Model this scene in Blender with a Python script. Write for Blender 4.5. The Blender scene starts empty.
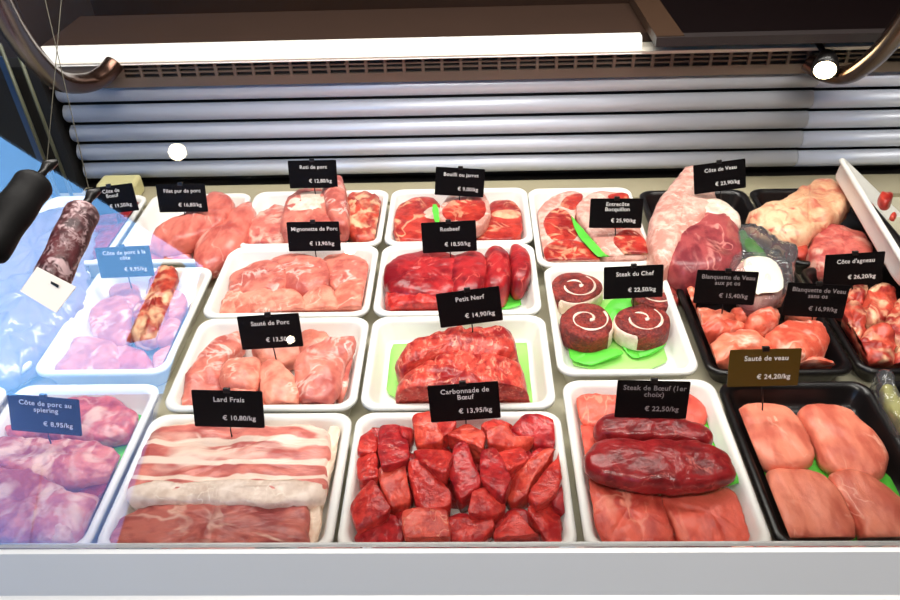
import bpy, bmesh, math, random
from mathutils import Vector, Matrix, noise, Euler
from math import sin, cos, pi, radians

# ---------------------------------------------------------------- camera
H = 0.87                                     # camera height above the case deck
PITCH, YAW, ROLL, F = 0.6495646, -0.0368124, -0.0346925, 756.286
sc = bpy.context.scene
COL = sc.collection
cy_, sy_ = cos(YAW), sin(YAW)
_right = Vector((cy_, -sy_, 0)); _fwdh = Vector((sy_, cy_, 0))
_right = Vector((cy_, -sy_, 0))
# camera frame: x = cy*X - sy*Y, y = sy*X + cy*Y
right0 = Vector((cy_, -sy_, 0)); fwd0 = Vector((sy_, cy_, 0)); up0 = Vector((0, 0, 1))
cp, sp = cos(PITCH), sin(PITCH)
look = fwd0 * cp - up0 * sp
down = -fwd0 * sp - up0 * cp
cr, sr = cos(ROLL), sin(ROLL)
# u = F*x/z, v = F*yc/z ; px = 450 + cr*u - sr*v ; py = 300 + sr*u + cr*v
img_r = right0 * cr - down * sr
img_d = right0 * sr + down * cr
cam = bpy.data.cameras.new('camera'); camo = bpy.data.objects.new('camera', cam); COL.objects.link(camo)
cam.sensor_width = 36; cam.lens = 36 * F / 900; cam.clip_start = 0.02
M = Matrix((img_r, -img_d, -look)).transposed().to_4x4()
M.translation = Vector((0, 0, H)); camo.matrix_world = M
sc.camera = camo
CAM = Vector((0, 0, H))

def ray(px, py):
    u0, v0 = px - 450, py - 300
    return (look + img_r * (u0 / F) + img_d * (v0 / F))
def P(px, py, z):
    d = ray(px, py); return CAM + d * ((z - H) / d.z)
def PY(px, py, Y):
    d = ray(px, py); return CAM + d * (Y / d.y)
def PD(px, py, dist):
    return CAM + ray(px, py) * dist

# ---------------------------------------------------------------- glass plane (front pane), used for the shop window behind
GA = radians(62); G0 = Vector((0, 0.550, 0.073)); GN = Vector((0, -sin(GA), cos(GA)))
GU = Vector((0, cos(GA), sin(GA)))
WALL_Y = -2.6; CEIL = 3.0
def mirror(px, py):
    d = ray(px, py); t = (G0 - CAM).dot(GN) / d.dot(GN); h = CAM + d * t
    return h, d - 2 * d.dot(GN) * GN
def mirror_wall(px, py):
    h, r = mirror(px, py); return h + r * ((WALL_Y - h.y) / r.y)
def mirror_ceil(px, py):
    h, r = mirror(px, py); return h + r * ((CEIL - h.z) / r.z)

# ---------------------------------------------------------------- world, lights, exposure
w = bpy.data.worlds.new('sky'); sc.world = w; w.use_nodes = True
bg = w.node_tree.nodes['Background']; bg.inputs[0].default_value = (0.20, 0.50, 1.0, 1); bg.inputs[1].default_value = 5.2
def area(name, loc, target, sx, sy, power, col=(1, 1, 1)):
    l = bpy.data.lights.new(name, 'AREA'); l.shape = 'RECTANGLE'; l.size = sx; l.size_y = sy; l.energy = power; l.color = col
    o = bpy.data.objects.new(name, l); COL.objects.link(o); o.location = loc
    o.rotation_euler = (Vector(target) - Vector(loc)).to_track_quat('-Z', 'Y').to_euler(); return o
area('ceiling_strip_lamp', (0.1, 1.22, 1.75), (0.05, 0.85, 0), 2.2, 0.30, 24, (1.0, 0.955, 0.90))
area('ceiling_strip_lamp', (0.3, -0.35, 2.2), (0.1, 0.9, 0), 2.4, 0.3, 40, (1.0, 0.94, 0.87))
area('front_tray_fill', (0.0, 1.42, 1.30), (0.0, 0.72, 0), 2.0, 0.12, 8, (1.0, 0.95, 0.88))  # added fill light out of view, lifts the dim front trays
sc.view_settings.view_transform = 'Standard'; sc.view_settings.look = 'None'
sc.view_settings.exposure = 0.6; sc.view_settings.gamma = 1.0; sc.view_settings.use_curve_mapping = False

# ---------------------------------------------------------------- helpers: colour, materials
def lin(c):
    return tuple(((v / 255) / 12.92 if v / 255 <= 0.04045 else ((v / 255 + 0.055) / 1.055) ** 2.4) for v in c) + (1,)
MATS = {}
def base_mat(name):
    m = bpy.data.materials.new(name); m.use_nodes = True
    return m, m.node_tree, m.node_tree.nodes['Principled BSDF']
def plain(name, col, rough=0.5, metal=0.0, spec=0.5, var=0.06, scale=30, bump=0.0, coat=0.0):
    if name in MATS: return MATS[name]
    m, nt, b = base_mat(name); N = nt.nodes; L = nt.links
    tc = N.new('ShaderNodeTexCoord'); nz = N.new('ShaderNodeTexNoise'); nz.inputs['Scale'].default_value = scale; nz.inputs['Detail'].default_value = 3
    L.new(tc.outputs['Object'], nz.inputs['Vector'])
    mx = N.new('ShaderNodeMix'); mx.data_type = 'RGBA'
    c = lin(col); mx.inputs[6].default_value = tuple(v * (1 - var) for v in c[:3]) + (1,); mx.inputs[7].default_value = tuple(min(1, v * (1 + var)) for v in c[:3]) + (1,)
    L.new(nz.outputs[0], mx.inputs[0]); L.new(mx.outputs[2], b.inputs['Base Color'])
    b.inputs['Roughness'].default_value = rough; b.inputs['Metallic'].default_value = metal; b.inputs['Specular IOR Level'].default_value = spec
    b.inputs['Coat Weight'].default_value = coat
    if bump:
        bp = N.new('ShaderNodeBump'); bp.inputs['Strength'].default_value = bump; bp.inputs['Distance'].default_value = 0.002
        L.new(nz.outputs[0], bp.inputs['Height']); L.new(bp.outputs[0], b.inputs['Normal'])
    MATS[name] = m; return m

def meat(name, lean, lean2, fat, vein=0.02, vscale=22, patch=0.0, pscale=14, fiber=(1, 1, 1), fine=90, rough=0.36, bump=0.75, distort=1.2, band=None, warm=None):
    """lean/lean2 mottled by fibres, fat veins |n-.5|<vein, fat patches above 1-patch; band = stripes across local y"""
    if name in MATS: return MATS[name]
    m, nt, b = base_mat(name); N = nt.nodes; L = nt.links
    tc = N.new('ShaderNodeTexCoord'); oi = N.new('ShaderNodeObjectInfo')
    mp = N.new('ShaderNodeMapping'); mp.inputs['Scale'].default_value = fiber
    L.new(tc.outputs['Object'], mp.inputs['Vector'])
    mul = N.new('ShaderNodeMath'); mul.operation = 'MULTIPLY'; mul.inputs[1].default_value = 37.0; L.new(oi.outputs['Random'], mul.inputs[0])
    def nz(scale, detail=3, dist=0.0, src=mp):
        n = N.new('ShaderNodeTexNoise'); n.noise_dimensions = '4D'; n.inputs['Scale'].default_value = scale; n.inputs['Detail'].default_value = detail
        n.inputs['Distortion'].default_value = dist; L.new(src.outputs[0], n.inputs['Vector']); L.new(mul.outputs[0], n.inputs['W']); return n
    n1 = nz(fine, 4); n0 = nz(fine * 0.22, 2, 0.5, tc)
    # tc.outputs[0] is Generated; relink to Object
    for l in list(nt.links):
        if l.to_node == n0 and l.to_socket.name == 'Vector': L.remove(l)
    L.new(tc.outputs['Object'], n0.inputs['Vector'])
    av = N.new('ShaderNodeMath'); av.operation = 'ADD'; L.new(n1.outputs[0], av.inputs[0]); L.new(n0.outputs[0], av.inputs[1])
    mr = N.new('ShaderNodeMapRange'); mr.inputs[1].default_value = 0.86; mr.inputs[2].default_value = 1.14; L.new(av.outputs[0], mr.inputs[0])
    mx = N.new('ShaderNodeMix'); mx.data_type = 'RGBA'; mx.inputs[6].default_value = tuple(v * 0.82 for v in lin(lean)[:3]) + (1,); mx.inputs[7].default_value = lin(lean2)
    L.new(mr.outputs[0], mx.inputs[0]); cur = mx.outputs[2]
    def fatmix(fac, cur):
        q = N.new('ShaderNodeMix'); q.data_type = 'RGBA'; L.new(fac, q.inputs[0]); L.new(cur, q.inputs[6]); q.inputs[7].default_value = lin(fat); return q.outputs[2]
    if vein > 0:
        v = nz(vscale, 3, distort); s = N.new('ShaderNodeMath'); s.operation = 'SUBTRACT'; s.inputs[1].default_value = 0.5; L.new(v.outputs[0], s.inputs[0])
        a = N.new('ShaderNodeMath'); a.operation = 'ABSOLUTE'; L.new(s.outputs[0], a.inputs[0])
        r = N.new('ShaderNodeMapRange'); r.inputs[1].default_value = vein * 0.4; r.inputs[2].default_value = vein * 1.6; r.inputs[3].default_value = 0.85; r.inputs[4].default_value = 0
        L.new(a.outputs[0], r.inputs[0])
        mk = nz(vscale * 1.3, 2, 0.3); mr2 = N.new('ShaderNodeMapRange'); mr2.inputs[1].default_value = 0.46; mr2.inputs[2].default_value = 0.62; L.new(mk.outputs[0], mr2.inputs[0])
        mm = N.new('ShaderNodeMath'); mm.operation = 'MULTIPLY'; L.new(r.outputs[0], mm.inputs[0]); L.new(mr2.outputs[0], mm.inputs[1]); cur = fatmix(mm.outputs[0], cur)
    if patch > 0:
        v = nz(pscale, 3, 0.6); r = N.new('ShaderNodeMapRange'); t = 0.72 - patch * 0.4
        r.inputs[1].default_value = t - 0.03; r.inputs[2].default_value = t + 0.04; L.new(v.outputs[0], r.inputs[0]); cur = fatmix(r.outputs[0], cur)
    if band:
        sep = N.new('ShaderNodeSeparateXYZ'); L.new(tc.outputs['Object'], sep.inputs[0])
        wv = nz(11, 4, 0.6); 
        m1 = N.new('ShaderNodeMath'); m1.operation = 'MULTIPLY_ADD'; m1.inputs[1].default_value = band[1]; L.new(wv.outputs[0], m1.inputs[0]); L.new(sep.outputs[1], m1.inputs[2])
        m2 = N.new('ShaderNodeMath'); m2.operation = 'MULTIPLY'; m2.inputs[1].default_value = band[0]; L.new(m1.outputs[0], m2.inputs[0])
        m3 = N.new('ShaderNodeMath'); m3.operation = 'SINE'; L.new(m2.outputs[0], m3.inputs[0])
        r = N.new('ShaderNodeMapRange'); r.inputs[1].default_value = band[2]; r.inputs[2].default_value = band[2] + 0.35; L.new(m3.outputs[0], r.inputs[0]); cur = fatmix(r.outputs[0], cur)
    L.new(cur, b.inputs['Base Color'])
    b.inputs['Roughness'].default_value = rough; b.inputs['Specular IOR Level'].default_value = 0.45
    b.inputs['Coat Weight'].default_value = 0.12; b.inputs['Coat Roughness'].default_value = 0.22
    b.inputs['Subsurface Weight'].default_value = 0.0
    bp = N.new('ShaderNodeBump'); bp.inputs['Strength'].default_value = bump; bp.inputs['Distance'].default_value = 0.0022
    n3 = nz(fine * 0.45, 3, 1.0); ah = N.new('ShaderNodeMath'); ah.operation = 'MULTIPLY_ADD'; ah.inputs[1].default_value = 2.0; L.new(n3.outputs[0], ah.inputs[0]); L.new(n1.outputs[0], ah.inputs[2])
    L.new(ah.outputs[0], bp.inputs['Height']); L.new(bp.outputs[0], b.inputs['Normal']); L.new(bp.outputs[0], b.inputs['Coat Normal'])
    MATS[name] = m; return m

def emis(name, col, s):
    m = bpy.data.materials.new(name); m.use_nodes = True; b = m.node_tree.nodes['Principled BSDF']
    b.inputs['Emission Color'].default_value = col + (1,); b.inputs['Emission Strength'].default_value = s; b.inputs['Base Color'].default_value = (0.8, 0.8, 0.8, 1); return m
def clear(name, ior=1.5, tint=(1, 1, 1), diffuse=0.0, dcol=(0.9, 0.9, 1), rough=0.02, bump=0.0, gain=1.0):
    m = bpy.data.materials.new(name); m.use_nodes = True; nt = m.node_tree; N = nt.nodes; L = nt.links; N.clear()
    out = N.new('ShaderNodeOutputMaterial'); tr = N.new('ShaderNodeBsdfTransparent'); gl = N.new('ShaderNodeBsdfGlossy')
    tr.inputs[0].default_value = tint + (1,); gl.inputs['Roughness'].default_value = rough
    fr = N.new('ShaderNodeFresnel'); fr.inputs[0].default_value = ior
    mu = N.new('ShaderNodeMath'); mu.operation = 'MULTIPLY'; mu.use_clamp = True; mu.inputs[1].default_value = gain; L.new(fr.outputs[0], mu.inputs[0])
    mx = N.new('ShaderNodeMixShader'); L.new(mu.outputs[0], mx.inputs[0]); L.new(gl.outputs[0], mx.inputs[2])
    if diffuse:
        df = N.new('ShaderNodeBsdfDiffuse'); df.inputs[0].default_value = dcol + (1,); m2 = N.new('ShaderNodeMixShader'); m2.inputs[0].default_value = diffuse
        L.new(tr.outputs[0], m2.inputs[1]); L.new(df.outputs[0], m2.inputs[2]); L.new(m2.outputs[0], mx.inputs[1])
    else: L.new(tr.outputs[0], mx.inputs[1])
    if bump:
        tc = N.new('ShaderNodeTexCoord'); nz = N.new('ShaderNodeTexNoise'); nz.inputs['Scale'].default_value = 45; nz.inputs['Distortion'].default_value = 1.5
        L.new(tc.outputs['Object'], nz.inputs['Vector']); bp = N.new('ShaderNodeBump'); bp.inputs['Strength'].default_value = bump; bp.inputs['Distance'].default_value = 0.006
        L.new(nz.outputs[0], bp.inputs['Height']); L.new(bp.outputs[0], gl.inputs['Normal'])
    L.new(mx.outputs[0], out.inputs[0]); return m

M_white = plain('white_plastic', (244, 243, 238), 0.32, var=0.01, spec=0.5)
M_black = plain('black_plastic', (14, 12, 14), 0.28, var=0.1, spec=0.45)
M_steel = plain('brushed_steel', (196, 194, 190), 0.38, 0.75, var=0.04, scale=12)
M_fascia = plain('white_enamel', (254, 251, 244), 0.35, var=0.01)
M_deck = plain('deck_enamel', (190, 184, 160), 0.4, var=0.04)
M_slat = plain('aluminium_slat', (216, 221, 233), 0.38, 0.2, var=0.03, scale=8)
M_dark = plain('dark_recess', (10, 9, 9), 0.6)
M_vent = plain('grey_vent_metal', (120, 106, 94), 0.45, 0.4)
M_canopybrown = plain('canopy_top_reflected_brown', (52, 35, 26), 0.5, 0.0, var=0.12, scale=10)  # canopy top: brown of the reflected ceiling put into the base colour
M_wood = plain('brown_wood', (60, 34, 18), 0.55, var=0.35, scale=9)
M_chrome = plain('dark_chrome', (92, 68, 58), 0.22, 0.9, var=0.05)
M_paper = plain('green_sheet_plastic', (96, 214, 66), 0.45, var=0.05, scale=20)
M_palepaper = plain('pale_green_paper', (158, 226, 112), 0.5, var=0.04, scale=20)
M_card = plain('black_card', (7, 6, 8), 0.5, spec=0.12, var=0.05)
M_cardwarm = plain('card_warm_reflection', (84, 62, 18), 0.42, spec=0.3, var=0.05)  # warm light reflected by the veal card, put into its base colour
M_ink = plain('white_ink', (236, 234, 230), 0.6, var=0.01)
M_pin = plain('black_pin_plastic', (16, 14, 14), 0.35)
M_fat = meat('fat_cream', (244, 214, 194), (250, 228, 212), (255, 240, 225), 0.012, 30, rough=0.35, bump=0.2)
M_fatpink = meat('fat_pink', (232, 160, 145), (244, 196, 180), (250, 225, 210), 0.014, 20, bump=0.4)
M_rind = meat('rind', (244, 208, 180), (250, 228, 206), (255, 240, 225), 0)
M_peach = meat('pork_peach', (230, 126, 106), (248, 162, 138), (250, 205, 185), 0.012, 14, 0.05, 18, fine=60, rough=0.42)
M_pork = meat('pork_pink', (204, 98, 90), (230, 134, 116), (246, 205, 195), 0.022, 18, 0.1, 16, fine=55)
M_porkmix = meat('pork_marbled', (196, 80, 78), (224, 122, 108), (246, 200, 180), 0.05, 16, 0.3, 14, fine=60)
M_porkred = meat('pork_red', (176, 66, 72), (214, 104, 98), (240, 190, 175), 0.035, 16, 0.22, 14, fine=60)
M_bacon = meat('bacon', (206, 98, 92), (232, 136, 122), (252, 220, 202), 0.028, 16, 0.10, 12, fiber=(0.3, 1, 1), band=(205, 0.07, 0.32))
M_belly = meat('belly', (176, 82, 80), (204, 112, 100), (244, 200, 180), 0.022, 12, 0.22, 10, fiber=(0.5, 1, 1))
M_beef = meat('beef_red', (186, 30, 34), (224, 66, 56), (236, 120, 100), 0.005, 20, fine=120, rough=0.3, bump=0.8)
M_beef2 = meat('beef_crimson', (160, 22, 34), (200, 46, 48), (228, 120, 104), 0.006, 18, fine=100, rough=0.28, bump=0.8)
M_beef3 = meat('beef_bright', (206, 54, 46), (236, 90, 70), (240, 150, 120), 0.006, 22, fine=110, rough=0.33, bump=0.8)
M_beefdark = meat('beef_dark', (122, 18, 26), (160, 34, 38), (190, 84, 76), 0.012, 26, fine=70, rough=0.28, bump=0.7)
M_beefslice = meat('beef_slice', (206, 66, 54), (236, 104, 84), (244, 150, 125), 0.012, 15, fiber=(1, 0.5, 1), fine=60, rough=0.42, bump=0.9)
M_roast = meat('roast_grained', (164, 28, 32), (214, 74, 60), (240, 150, 125), 0.03, 70, 0.12, 110, fiber=(1, 0.5, 1), fine=110, rough=0.34, bump=1.0)
M_rosbeef = meat('rosbeef', (142, 18, 32), (186, 42, 46), (226, 100, 90), 0.010, 14, fine=50, rough=0.3)
M_shank = meat('shank', (164, 30, 28), (204, 62, 48), (244, 180, 140), 0.025, 16, 0.06, 16, fine=60)
M_minced = meat('minced', (110, 22, 22), (156, 46, 36), (206, 110, 80), 0.004, 60, fine=260, rough=0.5, bump=1.2)
M_veal = meat('veal', (222, 108, 86), (242, 142, 114), (250, 190, 165), 0.006, 12, fiber=(1, 0.4, 1), fine=60, rough=0.46, bump=0.7)
M_vealchunk = meat('veal_chunk', (224, 92, 70), (246, 136, 106), (246, 206, 184), 0.03, 15, 0.12, 13, fine=60)
M_vealdark = meat('veal_lean', (138, 48, 58), (172, 76, 78), (226, 150, 140), 0.010, 14, fiber=(1, 0.5, 1), fine=60)
M_lamb = meat('lamb', (160, 44, 40), (206, 80, 60), (246, 196, 156), 0.06, 18, 0.34, 18, fine=60)
M_tender = meat('tenderloin', (204, 92, 84), (230, 128, 112), (246, 190, 175), 0.010, 14, 0.04, 12, fiber=(1, 0.5, 1), fine=60, rough=0.32)
M_lambfat = meat('lamb_fat', (240, 176, 136), (250, 208, 168), (200, 84, 70), 0.04, 16, 0.22, 16, fine=50)
M_salami = meat('salami_skin', (52, 18, 24), (88, 38, 42), (170, 142, 144), 0.04, 110, 0.34, 110, fiber=(1, 1, 0.7), fine=120, rough=0.5)
M_blacksaus = plain('black_sausage_skin', (7, 6, 6), 0.6, spec=0.2, var=0.4, scale=60, bump=0.5)
M_string = plain('string', (74, 70, 56), 0.8)
M_bag = clear('clear_bag', 1.45, (0.96, 0.97, 0.97), 0.07, (0.8, 0.82, 0.9), 0.10, 0.35, 1.6)
M_glass = clear('pane_glass', 1.52, (0.985, 0.99, 0.985), rough=0.0, gain=1.15)
M_milky = plain('milky_plastic_film', (150, 138, 160), 0.25, var=0.22, scale=38, bump=1.0, coat=0.5)
M_tub = plain('pale_tub', (214, 206, 150), 0.3, var=0.1, scale=30)

# ---------------------------------------------------------------- helpers: objects
def link(name, me, mat=None, parent=None):
    o = bpy.data.objects.new(name, me); COL.objects.link(o)
    if mat and me is not None and not me.materials: me.materials.append(mat)
    if parent: o.parent = parent
    return o
def tag(o, label=None, cat=None, group=None, kind=None):
    if label: o['label'] = label
    if cat: o['category'] = cat
    if group: o['group'] = group
    if kind: o['kind'] = kind
    return o
def empty(name, loc=(0, 0, 0), rot=(0, 0, 0)):
    o = bpy.data.objects.new(name, None); COL.objects.link(o); o.location = loc; o.rotation_euler = rot; o.empty_display_size = 0.02; return o
def bm_obj(name, bm, mat, parent=None, smooth=False, loc=None):
    bmesh.ops.recalc_face_normals(bm, faces=bm.faces)
    me = bpy.data.meshes.new(name); bm.to_mesh(me); bm.free()
    if smooth: me.polygons.foreach_set('use_smooth', [True] * len(me.polygons))
    o = link(name, me, mat, parent)
    if loc is not None: o.location = loc
    return o
def add_box(bm, lo, hi, bev=0.0, mat=None):
    r = bmesh.ops.create_cube(bm, size=1.0); vs = r['verts']
    lo = Vector(lo); hi = Vector(hi)
    for v in vs: v.co = Vector([(lo[i] + hi[i]) / 2 + v.co[i] * (hi[i] - lo[i]) for i in range(3)])
    if bev: 
        es = list({e for v in vs for e in v.link_edges}); bmesh.ops.bevel(bm, geom=es, offset=bev, segments=2, profile=0.5, affect='EDGES')
    return vs
def box(name, lo, hi, mat, parent=None, bev=0.0):
    lo = Vector(lo); hi = Vector(hi); c = Vector(((lo.x + hi.x) / 2, (lo.y + hi.y) / 2, lo.z)); bm = bmesh.new(); add_box(bm, lo - c, hi - c, bev)
    return bm_obj(name, bm, mat, parent, loc=c)
def sweep(name, pts, rad, mat, parent=None, seg=14, cap=True):
    """tube through points (list of Vectors) with radius float or list"""
    bm = bmesh.new(); n = len(pts); o0 = pts[0].copy(); rings = []
    up = Vector((0.13, 0.2, 1)).normalized()
    for i, p in enumerate(pts):
        t = (pts[min(i + 1, n - 1)] - pts[max(i - 1, 0)]).normalized()
        a = t.cross(up).normalized(); b = t.cross(a).normalized(); r = rad[i] if isinstance(rad, (list, tuple)) else rad
        rings.append([bm.verts.new(p - o0 + (a * cos(2 * pi * k / seg) + b * sin(2 * pi * k / seg)) * r) for k in range(seg)])
    for i in range(n - 1):
        for k in range(seg): bm.faces.new((rings[i][k], rings[i][(k + 1) % seg], rings[i + 1][(k + 1) % seg], rings[i + 1][k]))
    if cap: bm.faces.new(rings[0]); bm.faces.new(rings[-1][::-1])
    o = bm_obj(name, bm, mat, parent, True); o.location = o0; return o
def crom(pts, k=10):
    out = []; n = len(pts)
    for i in range(n - 1):
        p0, p1, p2, p3 = pts[max(i - 1, 0)], pts[i], pts[i + 1], pts[min(i + 2, n - 1)]
        for j in range(k):
            t = j / k; out.append(0.5 * ((2 * p1) + (p2 - p0) * t + (2 * p0 - 5 * p1 + 4 * p2 - p3) * t * t + (3 * p1 - p0 - 3 * p2 + p3) * t ** 3))
    out.append(pts[-1].copy()); return out
def extrude_profile(name, prof, x0, x1, mat, parent=None, smooth=False):
    """closed profile of (y, z) swept along x"""
    y0, z0 = prof[0]; bm = bmesh.new()
    A = [bm.verts.new((x0 - (x0 + x1) / 2, y - y0, z - z0)) for y, z in prof]; B = [bm.verts.new((x1 - (x0 + x1) / 2, y - y0, z - z0)) for y, z in prof]
    n = len(prof)
    for i in range(n): bm.faces.new((A[i], A[(i + 1) % n], B[(i + 1) % n], B[i]))
    bm.faces.new(A); bm.faces.new(B[::-1])
    o = bm_obj(name, bm, mat, parent, smooth); o.location = ((x0 + x1) / 2, y0, z0); return o

def rrect(w, d, r, k=6):
    pts = []
    for cx, cy, a0 in ((w / 2 - r, d / 2 - r, 0), (-w / 2 + r, d / 2 - r, 90), (-w / 2 + r, -d / 2 + r, 180), (w / 2 - r, -d / 2 + r, 270)):
        for i in range(k + 1):
            a = radians(a0 + 90 * i / k); pts.append((cx + r * cos(a), cy + r * sin(a)))
    return pts
def tray(label, cx, cy, w, d, mat, h=0.05, name='white_tray', z=0.0, rot=(0, 0, 0), group='trays set out on the deck'):
    bm = bmesh.new(); R = 0.026
    prof = [(0.020, 0.0), (0.016, 0.004), (0.006, h - 0.010), (0.0, h - 0.009), (-0.0005, h - 0.003), (0.002, h), (0.006, h + 0.0005), (0.010, h - 0.0015), (0.013, h - 0.007), (0.021, 0.016), (0.026, 0.009), (0.036, 0.007)]
    rings = []
    for ins, z_ in prof:
        rings.append([bm.verts.new((x, y, z_)) for x, y in rrect(w - 2 * ins, d - 2 * ins, max(0.008, R - ins * 0.3))])
    n = len(rings[0])
    for i in range(len(rings) - 1):
        for k in range(n): bm.faces.new((rings[i][k], rings[i][(k + 1) % n], rings[i + 1][(k + 1) % n], rings[i + 1][k]))
    bm.faces.new(rings[0][::-1]); bm.faces.new(rings[-1])
    o = bm_obj(name, bm, mat, None, True, (cx, cy, z)); o.rotation_euler = rot
    if rot == (0, 0, 0): TRAYS.append((cx, cy, w / 2, d / 2))
    return tag(o, label, 'tray', group)
TRAYS = []

def chaikin(p, it, c=0.25):
    for _ in range(it):
        q = []
        for i in range(len(p)):
            a, b = p[i], p[(i + 1) % len(p)]; q += [a * (1 - c) + b * c, a * c + b * (1 - c)]
        p = q
    return p
def resample(p, n):
    L = [0]; m = len(p)
    for i in range(m): L.append(L[-1] + (p[(i + 1) % m] - p[i]).length)
    out = []; j = 0
    for k in range(n):
        t = L[-1] * k / n
        while L[j + 1] < t: j += 1
        f = (t - L[j]) / max(1e-9, L[j + 1] - L[j]); out.append(p[j].lerp(p[(j + 1) % m], f))
    return out
FR = dict(A=(0, 390, 2.858), L=(100, 380, 3.335), C=(330, 380, 3.335), S=(550, 360, 2.5), N=(340, 270, 3.75), Q=(140, 280, 3.75), V=(680, 240, 3.75),
          U=(540, 260, 3.75), T=(440, 150, 3.75), R=(220, 150, 3.75), G=(660, 140, 3.75), B=(0, 160, 3.75), D=(0, 280, 3.75), X=(0, 0, 1))
SEED = [1]
FLOOR = 0.0085; YMIN = 0.586
def piece(name, poly, zt, th, mat, fr='X', tilt=(0, 0), amp=0.0022, dome=0.004, sharp=False, soft=2, parent=None, n=56,
          low=0.003, crease=0.0, grooves=None, gdir=(1, 0), gdepth=0.004, label=None, cat=None, group=None, kind=None, floor=FLOOR, rings=None, shrink=1.0, cut=0.25, flat=False, free=False):
    """a slab of meat: outline given in the photograph's frame, laid on the plane z=zt (+tilt), th thick"""
    SEED[0] += 1; sd = SEED[0] * 7.31
    x0, y0, s = FR[fr]; px = [(x0 + a / s, y0 + b / s) for a, b in poly]
    c = sum((P(a, b, zt) for a, b in px), Vector()) / len(px)
    pl = []
    nrm = Vector((-tilt[0], -tilt[1], 1))
    for a, b in px:
        d = ray(a, b); t = (Vector((c.x, c.y, zt)) - CAM).dot(nrm) / d.dot(nrm); q = CAM + d * t; pl.append(Vector((q.x, q.y)))
    pl = resample(chaikin(pl, soft, cut), n); c = sum(pl, Vector((0, 0))) / n; pl = [(q - c) * shrink for q in pl]
    if rings is None:
        if sharp: rings = [(0.90, 1.0), (0.97, 0.8), (1.0, 0.45), (0.985, 0.15), (0.95, 0.03), (0.85, 0.0), (0.65, 0), (0.42, 0), (0.2, 0)]
        else: rings = [(0.86, 1.0), (0.97, 0.82), (1.0, 0.55), (0.99, 0.32), (0.955, 0.15), (0.90, 0.06), (0.82, 0.015), (0.68, 0), (0.5, 0), (0.33, 0), (0.16, 0)]
    bz = zt - th; org = Vector((c.x, c.y, bz)); bm = bmesh.new(); R = []
    g = Vector(gdir).normalized()
    tr = None if free else min(TRAYS, key=lambda t: max(abs(c.x - t[0]) / t[2], abs(c.y - t[1]) / t[3]))
    def dv(q, r, dz):
        wx, wy = q.x, q.y; plane = zt + tilt[0] * wx + tilt[1] * wy
        z = plane - dz * th + dome * (1 - r * r) * (1 if dz < 0.5 else 0)
        v = Vector((wx * 24 + sd, wy * 24, z * 24)); w_ = 1.0 if dz < 0.9 else 0.3
        z += w_ * (noise.noise(v) * low * 1.6 + noise.noise(v * 3.1) * amp) * (1 if dz < 0.6 else 0.3)
        dx = (noise.noise(v * 1.7 + Vector((9, 3, 1))) * amp * 1.3 + noise.noise(v * 4 + Vector((2, 8, 1))) * amp * 0.6) * min(1, r * 1.5)
        dy = (noise.noise(v * 1.7 + Vector((1, 7, 5))) * amp * 1.3 + noise.noise(v * 4 + Vector((5, 2, 9))) * amp * 0.6) * min(1, r * 1.5)
        if crease:
            k = abs(noise.noise(v * 1.1 + Vector((4, 4, 4)))); z -= crease * max(0, 1 - k / 0.10) * (1 if dz < 0.6 else 0)
        k = 1.0
        if grooves:
            u = wx * g.x + wy * g.y
            for gp in grooves:
                e = math.exp(-((u - gp) / 0.0035) ** 2); z -= gdepth * e * (1 if dz < 0.9 else 0); k -= 0.05 * e
        z = max(z, floor) if floor > 0 else z
        X_, Y_ = wx * k + dx + c.x, wy * k + dy + c.y
        if tr:
            ins = 0.038 - 0.5 * min(max(z, 0), 0.052); X_ = min(max(X_, tr[0] - tr[2] + ins), tr[0] + tr[2] - ins); Y_ = min(max(Y_, tr[1] - tr[3] + ins), tr[1] + tr[3] - ins)
        return Vector((X_ - c.x, Y_ - c.y, z - bz))
    for r, dz in rings: R.append([bm.verts.new(dv(q * r, r, dz)) for q in pl])
    ctr = bm.verts.new(dv(Vector((0, 0)), 0, 0))
    for i in range(len(R) - 1):
        for k in range(n): bm.faces.new((R[i][k], R[i][(k + 1) % n], R[i + 1][(k + 1) % n], R[i + 1][k]))
    for k in range(n): bm.faces.new((R[-1][k], R[-1][(k + 1) % n], ctr))
    bm.faces.new(R[0][::-1])
    o = bm_obj(name, bm, mat, None, not flat)
    if parent: o.parent = parent; o.location = org - parent.location - (parent.parent.location if parent.parent else Vector())
    else: o.location = org
    if label or cat: tag(o, label, cat, group, kind)
    return o
def sheet(poly, z, mat, label, fr='X', wave=0.0015, tilt=(0, 0), n=40, th=0.0012):
    return piece('green_sheet', poly, z, th, mat, fr, tilt, amp=0.0004, dome=0, low=wave, soft=1, n=n, label=label, cat='sheet', group='green sheets in the meat trays', rings=[(1, 1), (1, 0.5), (0.995, 0), (0.8, 0), (0.6, 0), (0.4, 0), (0.2, 0)])

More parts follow.
